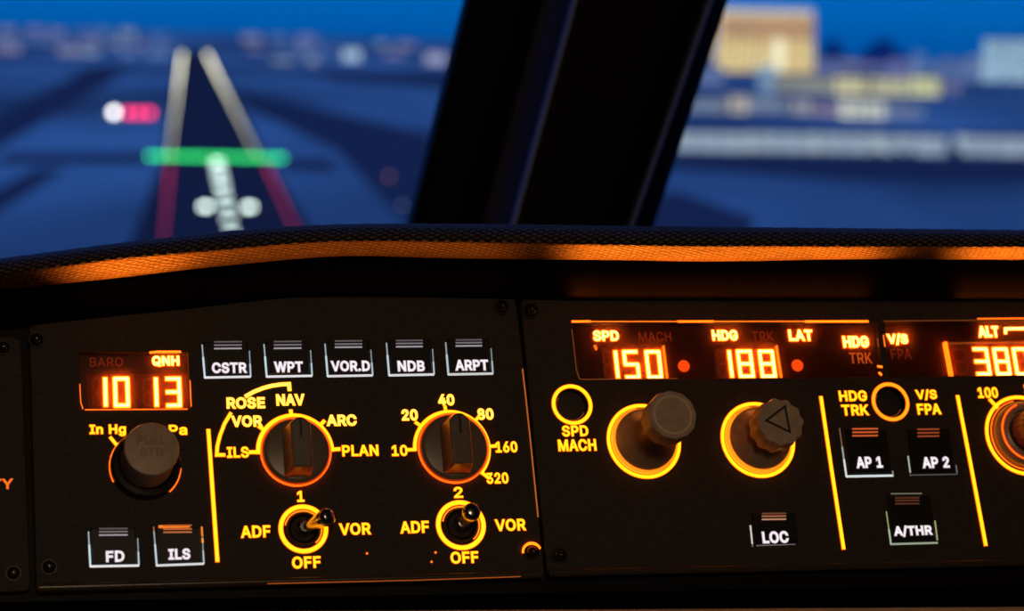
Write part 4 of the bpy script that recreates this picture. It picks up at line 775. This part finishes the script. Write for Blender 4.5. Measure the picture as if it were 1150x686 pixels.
button(PR, 'AP 1', (942.5, 479.5), (996.5, 479.5), (1003, 534), (950.5, 535), (975, 520, 30, 13), (956, 984.5, OB((482.5, 486.3, 490.2))), [('L', 0.02, .4, 1.0, (0.16, 0.09, 0.06)), ('L', 0.4, .65, 1.6, (0.3, 0.34, 0.32)), ('L', 0.65, 1, 2.0, Wd), ('B', 0, 1, 2.4, Wd), ('R', 0, .1, 1.4, (0.2, 0.22, 0.2))])
button(PR, 'AP 2', (1015.5, 479.5), (1068, 479.5), (1075, 532.5), (1022.5, 533.5), (1049.5, 520, 31, 13), (1029, 1053.5, OB((483, 487, 490.8), .45)), [('L', .6, .95, 1.6, (0.35, 0.38, 0.35)), ('B', 0, 1, 1.2, (0.05, 0.05, 0.055)), ('R', 0.02, .2, 1.2, (0.12, 0.12, 0.12))])
button(PR, 'A/THR', (992.5, 554.5), (1046, 554), (1053, 609.5), (1000.5, 611), (1024, 597, 44, 13), (1004, 1031, OB((560, 563, 566.5), .12)), [('L', .35, .7, 1.2, (0.28, 0.30, 0.12)), ('L', .7, 1, 1.8, (0.34, 0.42, 0.30)), ('B', 0, 1, 2.0, (0.26, 0.32, 0.24)), ('R', 0.05, .45, 1.5, (0.30, 0.33, 0.15)), ('T', .15, .8, 1.2, (0.14, 0.13, 0.09))])
button(PR, 'LOC', (841, 574.5), (894.5, 573.5), (898.5, 611), (845, 612.8), (869.5, 604, 30, 14), (854.5, 881.5, [(577.5, (0.12, 0.03, 0.01)), (580.5, (0.3, 0.10, 0.05)), (584, (0.45, 0.2, 0.11))]), [('L', .4, .95, 1.8, (0.55, 0.56, 0.5)), ('B', .08, .9, 1.0, (0.10, 0.10, 0.11))])
rim(PR, (616, 643.5), (1270, 628.5))

# ================================================================== FAR LEFT PANEL
PF = panel_root('end_control_unit', -60, 655, 'dark narrow end panel at the far left edge with orange letters TY')
faceplate(PF, [(-190, 395), (-100, 385), (15, 379), (22.5, 383), (33, 662), (-175, 672)], [], 6)
screw(PF, 4, 391, 8.5); screw(PF, 15, 644, 9)
legend(PF, 'TY', 2.5, 543.5, 25, 12.5, [mat('lit_legend_orange', (0.5, 0.2, 0.1), 0.5, emit=(1.1, 0.17, 0.008))], glow=False, bold=0.09, label='lit orange lettering TY')

for r_ in del_keys:
    del r_['u0']; del r_['v0']

# ------------------------------------------------------------------ body behind the panels, and the ledge below them
BODY = mat('housing_black', (0.003, 0.003, 0.003), 0.5, spec=0.12)
hs = bpy.data.objects.new('panel_housing', None); COL.objects.link(hs)
tag(hs, 'black housing carrying the control panels, seen in the gaps and below them', 'housing')
bm = bmesh.new()
def housing(x, k):
    a = plane(x, interp(VB, x) - 6, -0.0034); b_ = plane(x, 668 - 0.017 * x + 8, -0.0034)
    back = -NRM * 0.10
    return [a, b_, b_ + back, a + back + Vector((0, 0, -0.03))]
rows = [[bm.verts.new(p) for p in housing(x, 0)] for x in range(-200, 1321, 40)]
for r0, r1 in zip(rows, rows[1:]):
    for k in range(4): bm.faces.new((r0[k], r0[(k + 1) % 4], r1[(k + 1) % 4], r1[k]))
bm.faces.new(rows[0]); bm.faces.new(rows[-1][::-1])
obj('housing_body', bm, BODY, hs)
def ledge(x):
    y = 688.0 - 0.006 * x; z = depth(x, 650)
    a = P(x, y + 6, z - 0.012); 
    return [P(x, y + 3, z + 0.03), P(x, y + 0.5, z - 0.004), P(x, y, z - 0.008), P(x, y + 1.5, z - 0.011), a, a + Vector((0, 0.0, -0.30)), a + Vector((0, 0.12, -0.30))]
lg = loft('instrument_panel', ledge, mat('ledge_enamel', (0.60, 0.47, 0.32), 0.3, spec=0.6), None, step=40, x0=-260, x1=1420)
tag(lg, 'beige enamelled top edge of the lower instrument panel at the bottom of the picture', 'instrument panel')

# ================================================================== OUTSIDE: airfield at dusk
GM = bpy.data.materials.new('airfield_grass'); GM.use_nodes = True; t = GM.node_tree; b = t.nodes['Principled BSDF']; b.inputs['Roughness'].default_value = 1.0; b.inputs['Specular IOR Level'].default_value = 0.0
g_ = t.nodes.new('ShaderNodeNewGeometry'); mp = t.nodes.new('ShaderNodeMapping'); mp.inputs['Scale'].default_value = (0.0035, 0.0012, 1); t.links.new(g_.outputs['Position'], mp.inputs[0])
n1 = t.nodes.new('ShaderNodeTexNoise'); n1.inputs['Scale'].default_value = 1.0; n1.inputs['Detail'].default_value = 5; t.links.new(mp.outputs[0], n1.inputs['Vector'])
r1 = t.nodes.new('ShaderNodeValToRGB'); r1.color_ramp.elements[0].position = 0.34; r1.color_ramp.elements[0].color = (0.26, 0.21, 0.19, 1); r1.color_ramp.elements[1].position = 0.66; r1.color_ramp.elements[1].color = (0.72, 0.66, 0.56, 1)
t.links.new(n1.outputs['Fac'], r1.inputs[0]); t.links.new(r1.outputs[0], b.inputs['Base Color'])
bm = bmesh.new(); sz = 30000
vs = [bm.verts.new(p) for p in ((-sz, -2000, GZ), (sz, -2000, GZ), ground(1700, 92), ground(1150, 73), ground(900, 67), ground(500, 46), ground(0, 30), ground(-300, 20))]; bm.faces.new(vs)
gr = obj('airfield_ground', bm, GM); gr['kind'] = 'structure'
ASPH = mat('asphalt', (0.16, 0.085, 0.085), 1.0, spec=0.0)
TAXI = mat('taxiway_asphalt', (0.20, 0.125, 0.13), 1.0, spec=0.0)
def flat(name, pix, m, label, cat, dz=0.3):
    dz = 0.02 if dz < .35 else -.04 if dz < .42 else -.02 if dz < .48 else 0.0
    bm = bmesh.new(); c = ground(*pix[0]); vs = [bm.verts.new(ground(x, y, dz) - c) for x, y in pix]; bm.faces.new(vs)
    r = bmesh.ops.extrude_face_region(bm, geom=bm.faces[:])
    for v in r['geom']:
        if isinstance(v, bmesh.types.BMVert): v.co.z += 0.1
    o = obj(name, bm, m, None, c); tag(o, label, cat); return o
flat('runway', [(140, 290), (370, 290), (300, 178), (236, 58), (201, 58), (183, 178)], ASPH, 'dark runway running to the horizon between two lines of white lights', 'runway')
flat('taxiway', [(-60, 200), (-60, 160), (106, 73), (155, 73), (60, 130)], TAXI, 'dark taxiway slanting in from the left edge towards the horizon', 'taxiway', .4)
flat('taxiway', [(-10, 184), (10, 172), (168, 171), (165, 184)], TAXI, 'narrow dark taxiway meeting the runway threshold from the left', 'taxiway', .5)
flat('taxiway', [(-60, 275), (-60, 240), (40, 190), (75, 190)], TAXI, 'short dark taxiway at the lower left corner of the left window', 'taxiway', .4)
flat('taxiway', [(316, 178), (372, 179), (378, 193), (320, 192)], TAXI, 'faint dark taxiway crossing to the right of the green threshold lights', 'taxiway', .4)
flat('taxiway', [(262, 100), (480, 150), (560, 300), (500, 300), (380, 170), (275, 120)], TAXI, 'broad dark taxiway curving off to the right of the runway', 'taxiway', .45)
flat('taxiway', [(330, 78), (560, 84), (560, 102), (380, 92)], TAXI, 'dark strip near the horizon at the right of the left window', 'taxiway', .4)
flat('apron', [(700, 176), (1300, 178), (1300, 208), (980, 204), (700, 186)], TAXI, 'dark apron strip in front of the lit terminal hall', 'apron', .4)
flat('apron', [(650, 232), (760, 215), (850, 245), (830, 275), (650, 300)], TAXI, 'dark apron patch by the window post in the right window', 'apron', .4)

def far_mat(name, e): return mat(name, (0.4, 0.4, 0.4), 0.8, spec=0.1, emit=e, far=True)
def lamp_mesh(r, name, m):
    bm = bmesh.new(); bmesh.ops.create_uvsphere(bm, u_segments=10, v_segments=6, radius=r); bmesh.ops.translate(bm, vec=(0, 0, r), verts=bm.verts)
    me = bpy.data.meshes.new(name); bm.to_mesh(me); bm.free(); me.materials.append(m); return me
def lights(name, pts, rpx, m, label, cat, group):
    """one lamp per place; each is its own object, the base on the ground"""
    for (x, y) in pts:
        p = ground(x, y, 0.13); d = p.dot(FWD); r = rpx * d / F
        o = bpy.data.objects.new(name, MESH.setdefault((name, m.name), lamp_mesh(1.0, name, m))); COL.objects.link(o); o.location = p; o.scale = (r, r, r)
        tag(o, label, cat, group)
MESH = {}
WL_ = far_mat('white_runway_lamp', (3.9, 3.6, 2.5)); WL2 = far_mat('white_approach_lamp', (3.2, 4.0, 3.6)); WL3 = far_mat('white_crossbar_lamp', (5.2, 6.2, 5.5)); GL_ = far_mat('green_threshold_lamp', (0.15, 4.0, 0.7)); RL_ = far_mat('red_side_lamp', (0.85, 0.02, 0.07))
PR_ = far_mat('red_slope_lamp', (4.5, 0.10, 0.42)); PW_ = far_mat('white_slope_lamp', (7.0, 6.6, 6.3))
def along(a, b_, n):
    """evenly spaced on the ground between two picture points"""
    A, B = ground(*a), ground(*b_); out = []
    for i in range(n):
        p = A.lerp(B, i / (n - 1)); out.append((CX + F * p.dot(RT) / p.dot(FWD), CY - F * p.dot(UP) / p.dot(FWD)))
    return out
lights('runway_edge_light', along((191, 171), (204.5, 62), 36), 1.25, WL_, 'small white lamp in the left-hand edge line of the runway', 'runway light', 'white lights down the left runway edge')
lights('runway_edge_light', along((286.5, 171), (232.5, 62), 36), 1.25, WL_, 'small white lamp in the right-hand edge line of the runway', 'runway light', 'white lights down the right runway edge')
lights('threshold_light', [(168 + 149 * i / 23, 177 + 2.5 * i / 23) for i in range(24)], 2.1, GL_, 'green lamp in the bar across the runway threshold', 'runway light', 'green threshold lights')
lights('side_row_light', along((191, 188), (183, 275), 16), 1.9, RL_, 'red lamp in the row below the left end of the green bar', 'runway light', 'red side row, left')
lights('side_row_light', along((299, 188), (336, 268), 16), 1.9, RL_, 'red lamp in the row below the right end of the green bar', 'runway light', 'red side row, right')
ap = []
for i, (x, y) in enumerate(along((243.5, 184), (260.5, 264), 8)):
    for k in (-1, 0, 1): ap.append((x + k * 4, y))
lights('approach_light', ap, 1.95, WL2, 'white lamp in the centre line of approach lights before the threshold', 'runway light', 'white approach centre line')
lights('crossbar_light', [(228 + 5.4 * k, 234.5) for k in range(2)], 2.68, WL3, 'white lamp in the short bar left of the approach centre line', 'runway light', 'left approach crossbar')
lights('crossbar_light', [(277 + 5.4 * k, 235) for k in range(2)], 2.68, WL3, 'white lamp in the short bar right of the approach centre line', 'runway light', 'right approach crossbar')
lights('slope_indicator_light', [(128, 130)], 4.0, PW_, 'white approach slope lamp, leftmost beside three red ones', 'runway light', None)
for x, nm in ((144, 'red approach slope lamp next to the white one'), (156, 'middle one of the three red approach slope lamps'), (168, 'red approach slope lamp nearest the runway')):
    lights('slope_indicator_light', [(x, 130.5)], 3.9, PR_, nm, 'runway light', None)

# buildings: each stands on the ground at its real distance
def facade(name, lit, wall_, bands, cols, seedv, fill=0.6, gap=0.22):
    """wall with rows of lit windows (procedural)"""
    m = bpy.data.materials.new(name); m.use_nodes = True; t = m.node_tree; b = t.nodes['Principled BSDF']; b.inputs['Base Color'].default_value = (*wall_, 1); b.inputs['Roughness'].default_value = .9
    co = t.nodes.new('ShaderNodeTexCoord'); br = t.nodes.new('ShaderNodeTexBrick'); mp = t.nodes.new('ShaderNodeMapping'); sx = t.nodes.new('ShaderNodeSeparateXYZ'); cb = t.nodes.new('ShaderNodeCombineXYZ')
    t.links.new(co.outputs['Object'], sx.inputs[0]); t.links.new(sx.outputs['X'], cb.inputs[0]); t.links.new(sx.outputs['Z'], cb.inputs[1]); t.links.new(cb.outputs[0], mp.inputs[0])
    br.offset = 0; br.inputs['Scale'].default_value = 1; br.inputs['Brick Width'].default_value = cols; br.inputs['Row Height'].default_value = bands; br.inputs['Mortar Size'].default_value = bands * gap
    br.inputs['Color1'].default_value = (*lit, 1); br.inputs['Color2'].default_value = (*[c * fill for c in lit], 1); br.inputs['Mortar'].default_value = (*[c * .12 for c in lit], 1)
    t.links.new(mp.outputs[0], br.inputs['Vector']); t.links.new(br.outputs['Color'], b.inputs['Emission Color']); b.inputs['Emission Strength'].default_value = 1.0
    m.cycles.emission_sampling = 'NONE'; return m
def building(name, x0, x1, yb, yt, dpt, m, label, cat, roof=None, group=None, taper=0.0, extras=True):
    C_ = ground((x0 + x1) / 2, yb); d = C_.dot(FWD); xa = Vector((1, 0, 0)); ya = Vector((0, 1, 0)); wd = (x1 - x0) * d / F; A = B = C_; hg = (yb - yt) * d / F
    rt = bpy.data.objects.new(name, None); COL.objects.link(rt); rt.matrix_world = Matrix((xa, ya, Vector((0, 0, 1)))).transposed().to_4x4(); rt.location = (A + B) / 2; tag(rt, label, cat, group)
    bm = bmesh.new(); tp = taper * wd / 2
    q0 = [(-wd / 2, 0), (wd / 2, 0), (wd / 2, dpt), (-wd / 2, dpt)]; q1 = [(-wd / 2 + tp, 0), (wd / 2 - tp, 0), (wd / 2 - tp, dpt), (-wd / 2 + tp, dpt)]
    a = [bm.verts.new((*p, 0)) for p in q0]; b_ = [bm.verts.new((*p, hg)) for p in q1]
    bm.faces.new(a[::-1]); bm.faces.new(b_)
    for i in range(4): bm.faces.new((a[i], a[(i + 1) % 4], b_[(i + 1) % 4], b_[i]))
    obj('lit_walls', bm, m, rt)
    bm = bmesh.new(); add_box(bm, -wd / 2 + tp - .3, wd / 2 - tp + .3, -.5, dpt + .5, hg, hg + max(1.5, hg * .06)); obj('roof_slab', bm, roof or DARKB, rt)
    return rt, wd, hg
DARKB = mat('dark_concrete', (0.2, 0.2, 0.22), 0.9)
ROOFL = mat('lit_parapet', (0.5, 0.5, 0.5), 0.8, emit=(0.42, 0.50, 0.62), far=True)
# hotel tower
hm1 = facade('hotel_upper', (1.15, 0.60, 0.12), (0.5, 0.4, 0.3), 9, 12, 1, .75); hm2 = facade('hotel_lower', (1.6, 1.15, 0.34), (0.5, 0.4, 0.3), 9, 12, 2, .85)
ht, wd, hg = building('hotel_building', 806, 914, 81, 14, 60, hm2, 'tall hotel block with golden lit front beside the window post', 'building', ROOFL, taper=0.06)
bm = bmesh.new(); add_box(bm, -wd / 2 + 3, wd / 2 - 3, -1.5, 0, hg * .52, hg * .93); obj('upper_floors', bm, hm1, ht)
bm = bmesh.new(); add_box(bm, wd * .08, wd * .17, -3, 0, 0, hg * .55); obj('entrance_tower', bm, far_mat('tower_lit', (1.1, 1.0, .62)), ht)
# airport control tower, pale
ctl, wd, hg = building('control_tower', 853, 868, 112, 80, 18, far_mat('tower_pale', (0.16, 0.24, 0.30)), 'slim pale tower standing in front of the golden hotel', 'tower')
bm = bmesh.new(); add_box(bm, -wd * .7, wd * .7, -4, 22, hg * .98, hg * 1.18); obj('tower_cab', bm, far_mat('cab_lit', (0.25, 0.36, 0.38)), ctl)
for x0, x1, yb, yt, col, lab in ((872, 936, 104, 87, (0.42, 0.38, 0.16), 'long low building with dim yellow windows right of the pale tower'),
                                 (942, 972, 107, 87, (1.0, 0.86, 0.28), 'bright yellow lit building, first of three in a row'),
                                 (980, 1019, 108, 88, (0.85, 0.76, 0.27), 'bright yellow lit building, middle of three in a row'),
                                 (1027, 1055, 108, 86, (1.0, 0.95, 0.32), 'bright yellow lit building, last of three in a row'),
                                 (1108, 1190, 92, 46, (0.50, 0.72, 0.78), 'white floodlit block at the right edge of the right window'),
                                 (916, 946, 84, 67, (0.16, 0.17, 0.30), 'small grey-blue block to the right of the hotel'),
                                 (1000, 1026, 88, 68, (0.20, 0.18, 0.34), 'mauve block on the skyline above the yellow buildings'),
                                 (1028, 1038, 88, 60, (0.12, 0.24, 0.42), 'narrow pale block on the skyline left of the white block'),
                                 (1052, 1106, 90, 70, (0.12, 0.17, 0.34), 'low blue-grey block left of the white floodlit block'),
                                 (1060, 1080, 104, 90, (0.22, 0.20, 0.30), 'small dim shed below the blue-grey block'),
                                 (760, 812, 96, 74, (0.18, 0.22, 0.34), 'dim block half hidden by the window post, left of the hotel')):
    building('airport_building', x0, x1, yb, yt, 30, facade('f_' + lab[:24].replace(' ', '_'), tuple(c * 1.25 for c in col), (.4, .4, .4), 7, 10, 3, .7), lab, 'building')
for i, (x0, x1, yb, yt, col) in enumerate(((772, 812, 126, 112, (0.30, 0.34, 0.36)), (818, 842, 127, 108, (0.75, 0.62, 0.38)), (846, 880, 126, 110, (0.30, 0.36, 0.42)), (888, 912, 128, 112, (0.5, 0.46, 0.36)), (915, 944, 129, 118, (0.40, 0.26, 0.30)), (950, 992, 133, 114, (0.95, 0.92, 0.62)), (996, 1036, 132, 120, (0.20, 0.24, 0.34)))):
    lab = ['grey-lit hangar at the left end of the middle row', 'warm-lit hangar second from the left in the middle row', 'blue-grey hangar below the pale tower', 'dim cream hangar between the tower and the pinkish one', 'low pinkish hangar left of the brightest hangar', 'brightest cream hangar in the middle row', 'dim blue hangar at the right end of the middle row'][i]
    building('hangar', x0, x1, yb, yt, 40, facade('h%d' % i, tuple(c * 1.15 for c in col), (.4, .4, .4), 6, 9, 3, .8), lab, 'hangar')
for i, (x0, x1, yb) in enumerate(((730, 838, 170), (842, 912, 171), (916, 983, 172), (990, 1062, 174), (1082, 1260, 176))):
    lab = ['lit terminal hall touching the window post, leftmost of the long white row', 'second lit terminal hall of the long white row', 'third lit terminal hall, middle of the long white row', 'fourth lit terminal hall, with dark vehicles before it', 'lit terminal hall running off the right edge of the window'][i]
    building('terminal_hall', x0, x1, yb, yb - 21, 30, facade('t%d' % i, (0.36, 0.42, 0.42), (.4, .4, .4), 6.5, 14, 4, .82, .08), lab, 'terminal building')
# trucks parked before the fourth hall
for x, lab in ((985, 'dark van parked left of the fourth terminal hall'), (1009, 'dark van parked before the left half of the fourth hall'), (1023, 'dark van parked before the middle of the fourth hall'), (1073, 'big dark truck in the gap before the last hall')):
    A = ground(x, 176.5); s = 1.35 if x > 1050 else 1.0
    rt = bpy.data.objects.new('van', None); COL.objects.link(rt); rt.location = A; tag(rt, lab, 'van'); rt.scale = (s * .8,) * 3
    bm = bmesh.new(); add_poly(bm, [(-3.2, 0), (3.2, 0), (3.2, 2.2), (2.2, 4.2), (-3.2, 4.4)], -1.6, 1.6); bmesh.ops.rotate(bm, cent=(0, 0, 0), matrix=Matrix.Rotation(math.pi / 2, 3, 'X'), verts=bm.verts); bmesh.ops.translate(bm, vec=(0, 0, .7), verts=bm.verts); obj('van_body', bm, DARKB, rt)
    for wx in (-2, 2):
        for wy in (-1.5, 1.5): bm = bmesh.new(); tube(bm, (wx, wy - .2, .75), (wx, wy + .2, .75), .75, .75, 16); obj('wheel', bm, BLACK, rt)
# hill on the skyline
bm = bmesh.new(); n = 24; base = ground(990, 62); k = base.dot(FWD) / F
def hill(px, yb, wpx, hpx, label):
    base = ground(px, yb); k = base.dot(FWD) / F; bm = bmesh.new(); rows = []
    for i in range(9):
        r = 1 - i / 8; z = hpx * k * (math.cos(r * math.pi) + 1) / 2
        rows.append([bm.verts.new((wpx * k * r * math.cos(a) / 2, wpx * k * r * .5 * math.sin(a) * .6, z * (1 + .15 * math.sin(3 * a + i)) if i < 8 else z)) for a in [2 * math.pi * j / n for j in range(n)]] if i < 8 else [bm.verts.new((0, 0, z))])
    for r0, r1 in zip(rows, rows[1:]):
        for j in range(n):
            if len(r1) == 1: bm.faces.new((r0[j], r0[(j + 1) % n], r1[0]))
            else: bm.faces.new((r0[j], r0[(j + 1) % n], r1[(j + 1) % n], r1[j]))
    o = obj('hill', bm, mat('hill_scrub', (0.04, 0.17, 0.30), 1.0, spec=0), None, base, smooth=True); tag(o, label, 'hill')
hill(992, 72, 90, 26, 'dark rounded hill on the skyline behind the mauve block'); hill(935, 70, 50, 25, 'small dark hill on the skyline right of the hotel')
# town at the horizon seen through the left window and behind the airport
rnd = random.Random(3)
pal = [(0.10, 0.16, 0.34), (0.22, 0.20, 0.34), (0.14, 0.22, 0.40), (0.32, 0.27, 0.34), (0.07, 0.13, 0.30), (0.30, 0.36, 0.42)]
names_ = ['deep blue', 'mauve', 'steel blue', 'dusty pink', 'dark navy', 'pale grey']
for row in range(3):
    x = -50.0
    while x < 1170:
        w = rnd.uniform(9, 20); h = rnd.uniform(5, 10); gap = rnd.uniform(3, 16) + w * .2; q = rnd.randrange(6)
        hy = 20.3 + (x - 575) * .02; yb = 30 + x * .037 + (7 + row * 11 if x < 560 else 4 + row * 7)
        ok = not (178 < x < 262 or 560 < x < 840 or (x > 840 and 800 < x < 925) or (x > 860 and x < 1060 and row < 1) or x + w > 540 and x < 560) and not (x < 560 and row == 2 and rnd.random() < .6) and not (370 < x + w / 2 < 415 or 462 < x + w / 2 < 515) and not (x > 560 and row == 2)
        if ok:
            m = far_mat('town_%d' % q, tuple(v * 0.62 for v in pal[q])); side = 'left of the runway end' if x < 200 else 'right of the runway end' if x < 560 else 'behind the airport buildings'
            lb = '%s blurred building in the distant town %s' % (names_[q], side) + (', nearest row' if row == 2 else ', middle row' if row == 1 else ', farthest row')
            building('town_building', x, x + w, yb, yb - h, 60, m, lb, 'building', None, 'distant %s town buildings %s' % (names_[q], side))
        x += w + gap
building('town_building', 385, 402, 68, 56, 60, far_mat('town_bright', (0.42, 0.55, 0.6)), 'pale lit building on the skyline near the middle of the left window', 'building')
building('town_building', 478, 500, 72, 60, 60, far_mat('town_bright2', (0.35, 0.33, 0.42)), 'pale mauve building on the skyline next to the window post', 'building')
lights('taxiway_light', [(437, 200)], 1.6, far_mat('orange_taxi', (1.2, .4, .25)), 'faint orange lamp on the ground, right half of the left window', 'runway light', None)
lights('taxiway_light', [(452, 232)], 1.6, far_mat('pale_taxi', (.5, .6, .9)), 'faint pale lamp on the ground close to the window post', 'runway light', None)
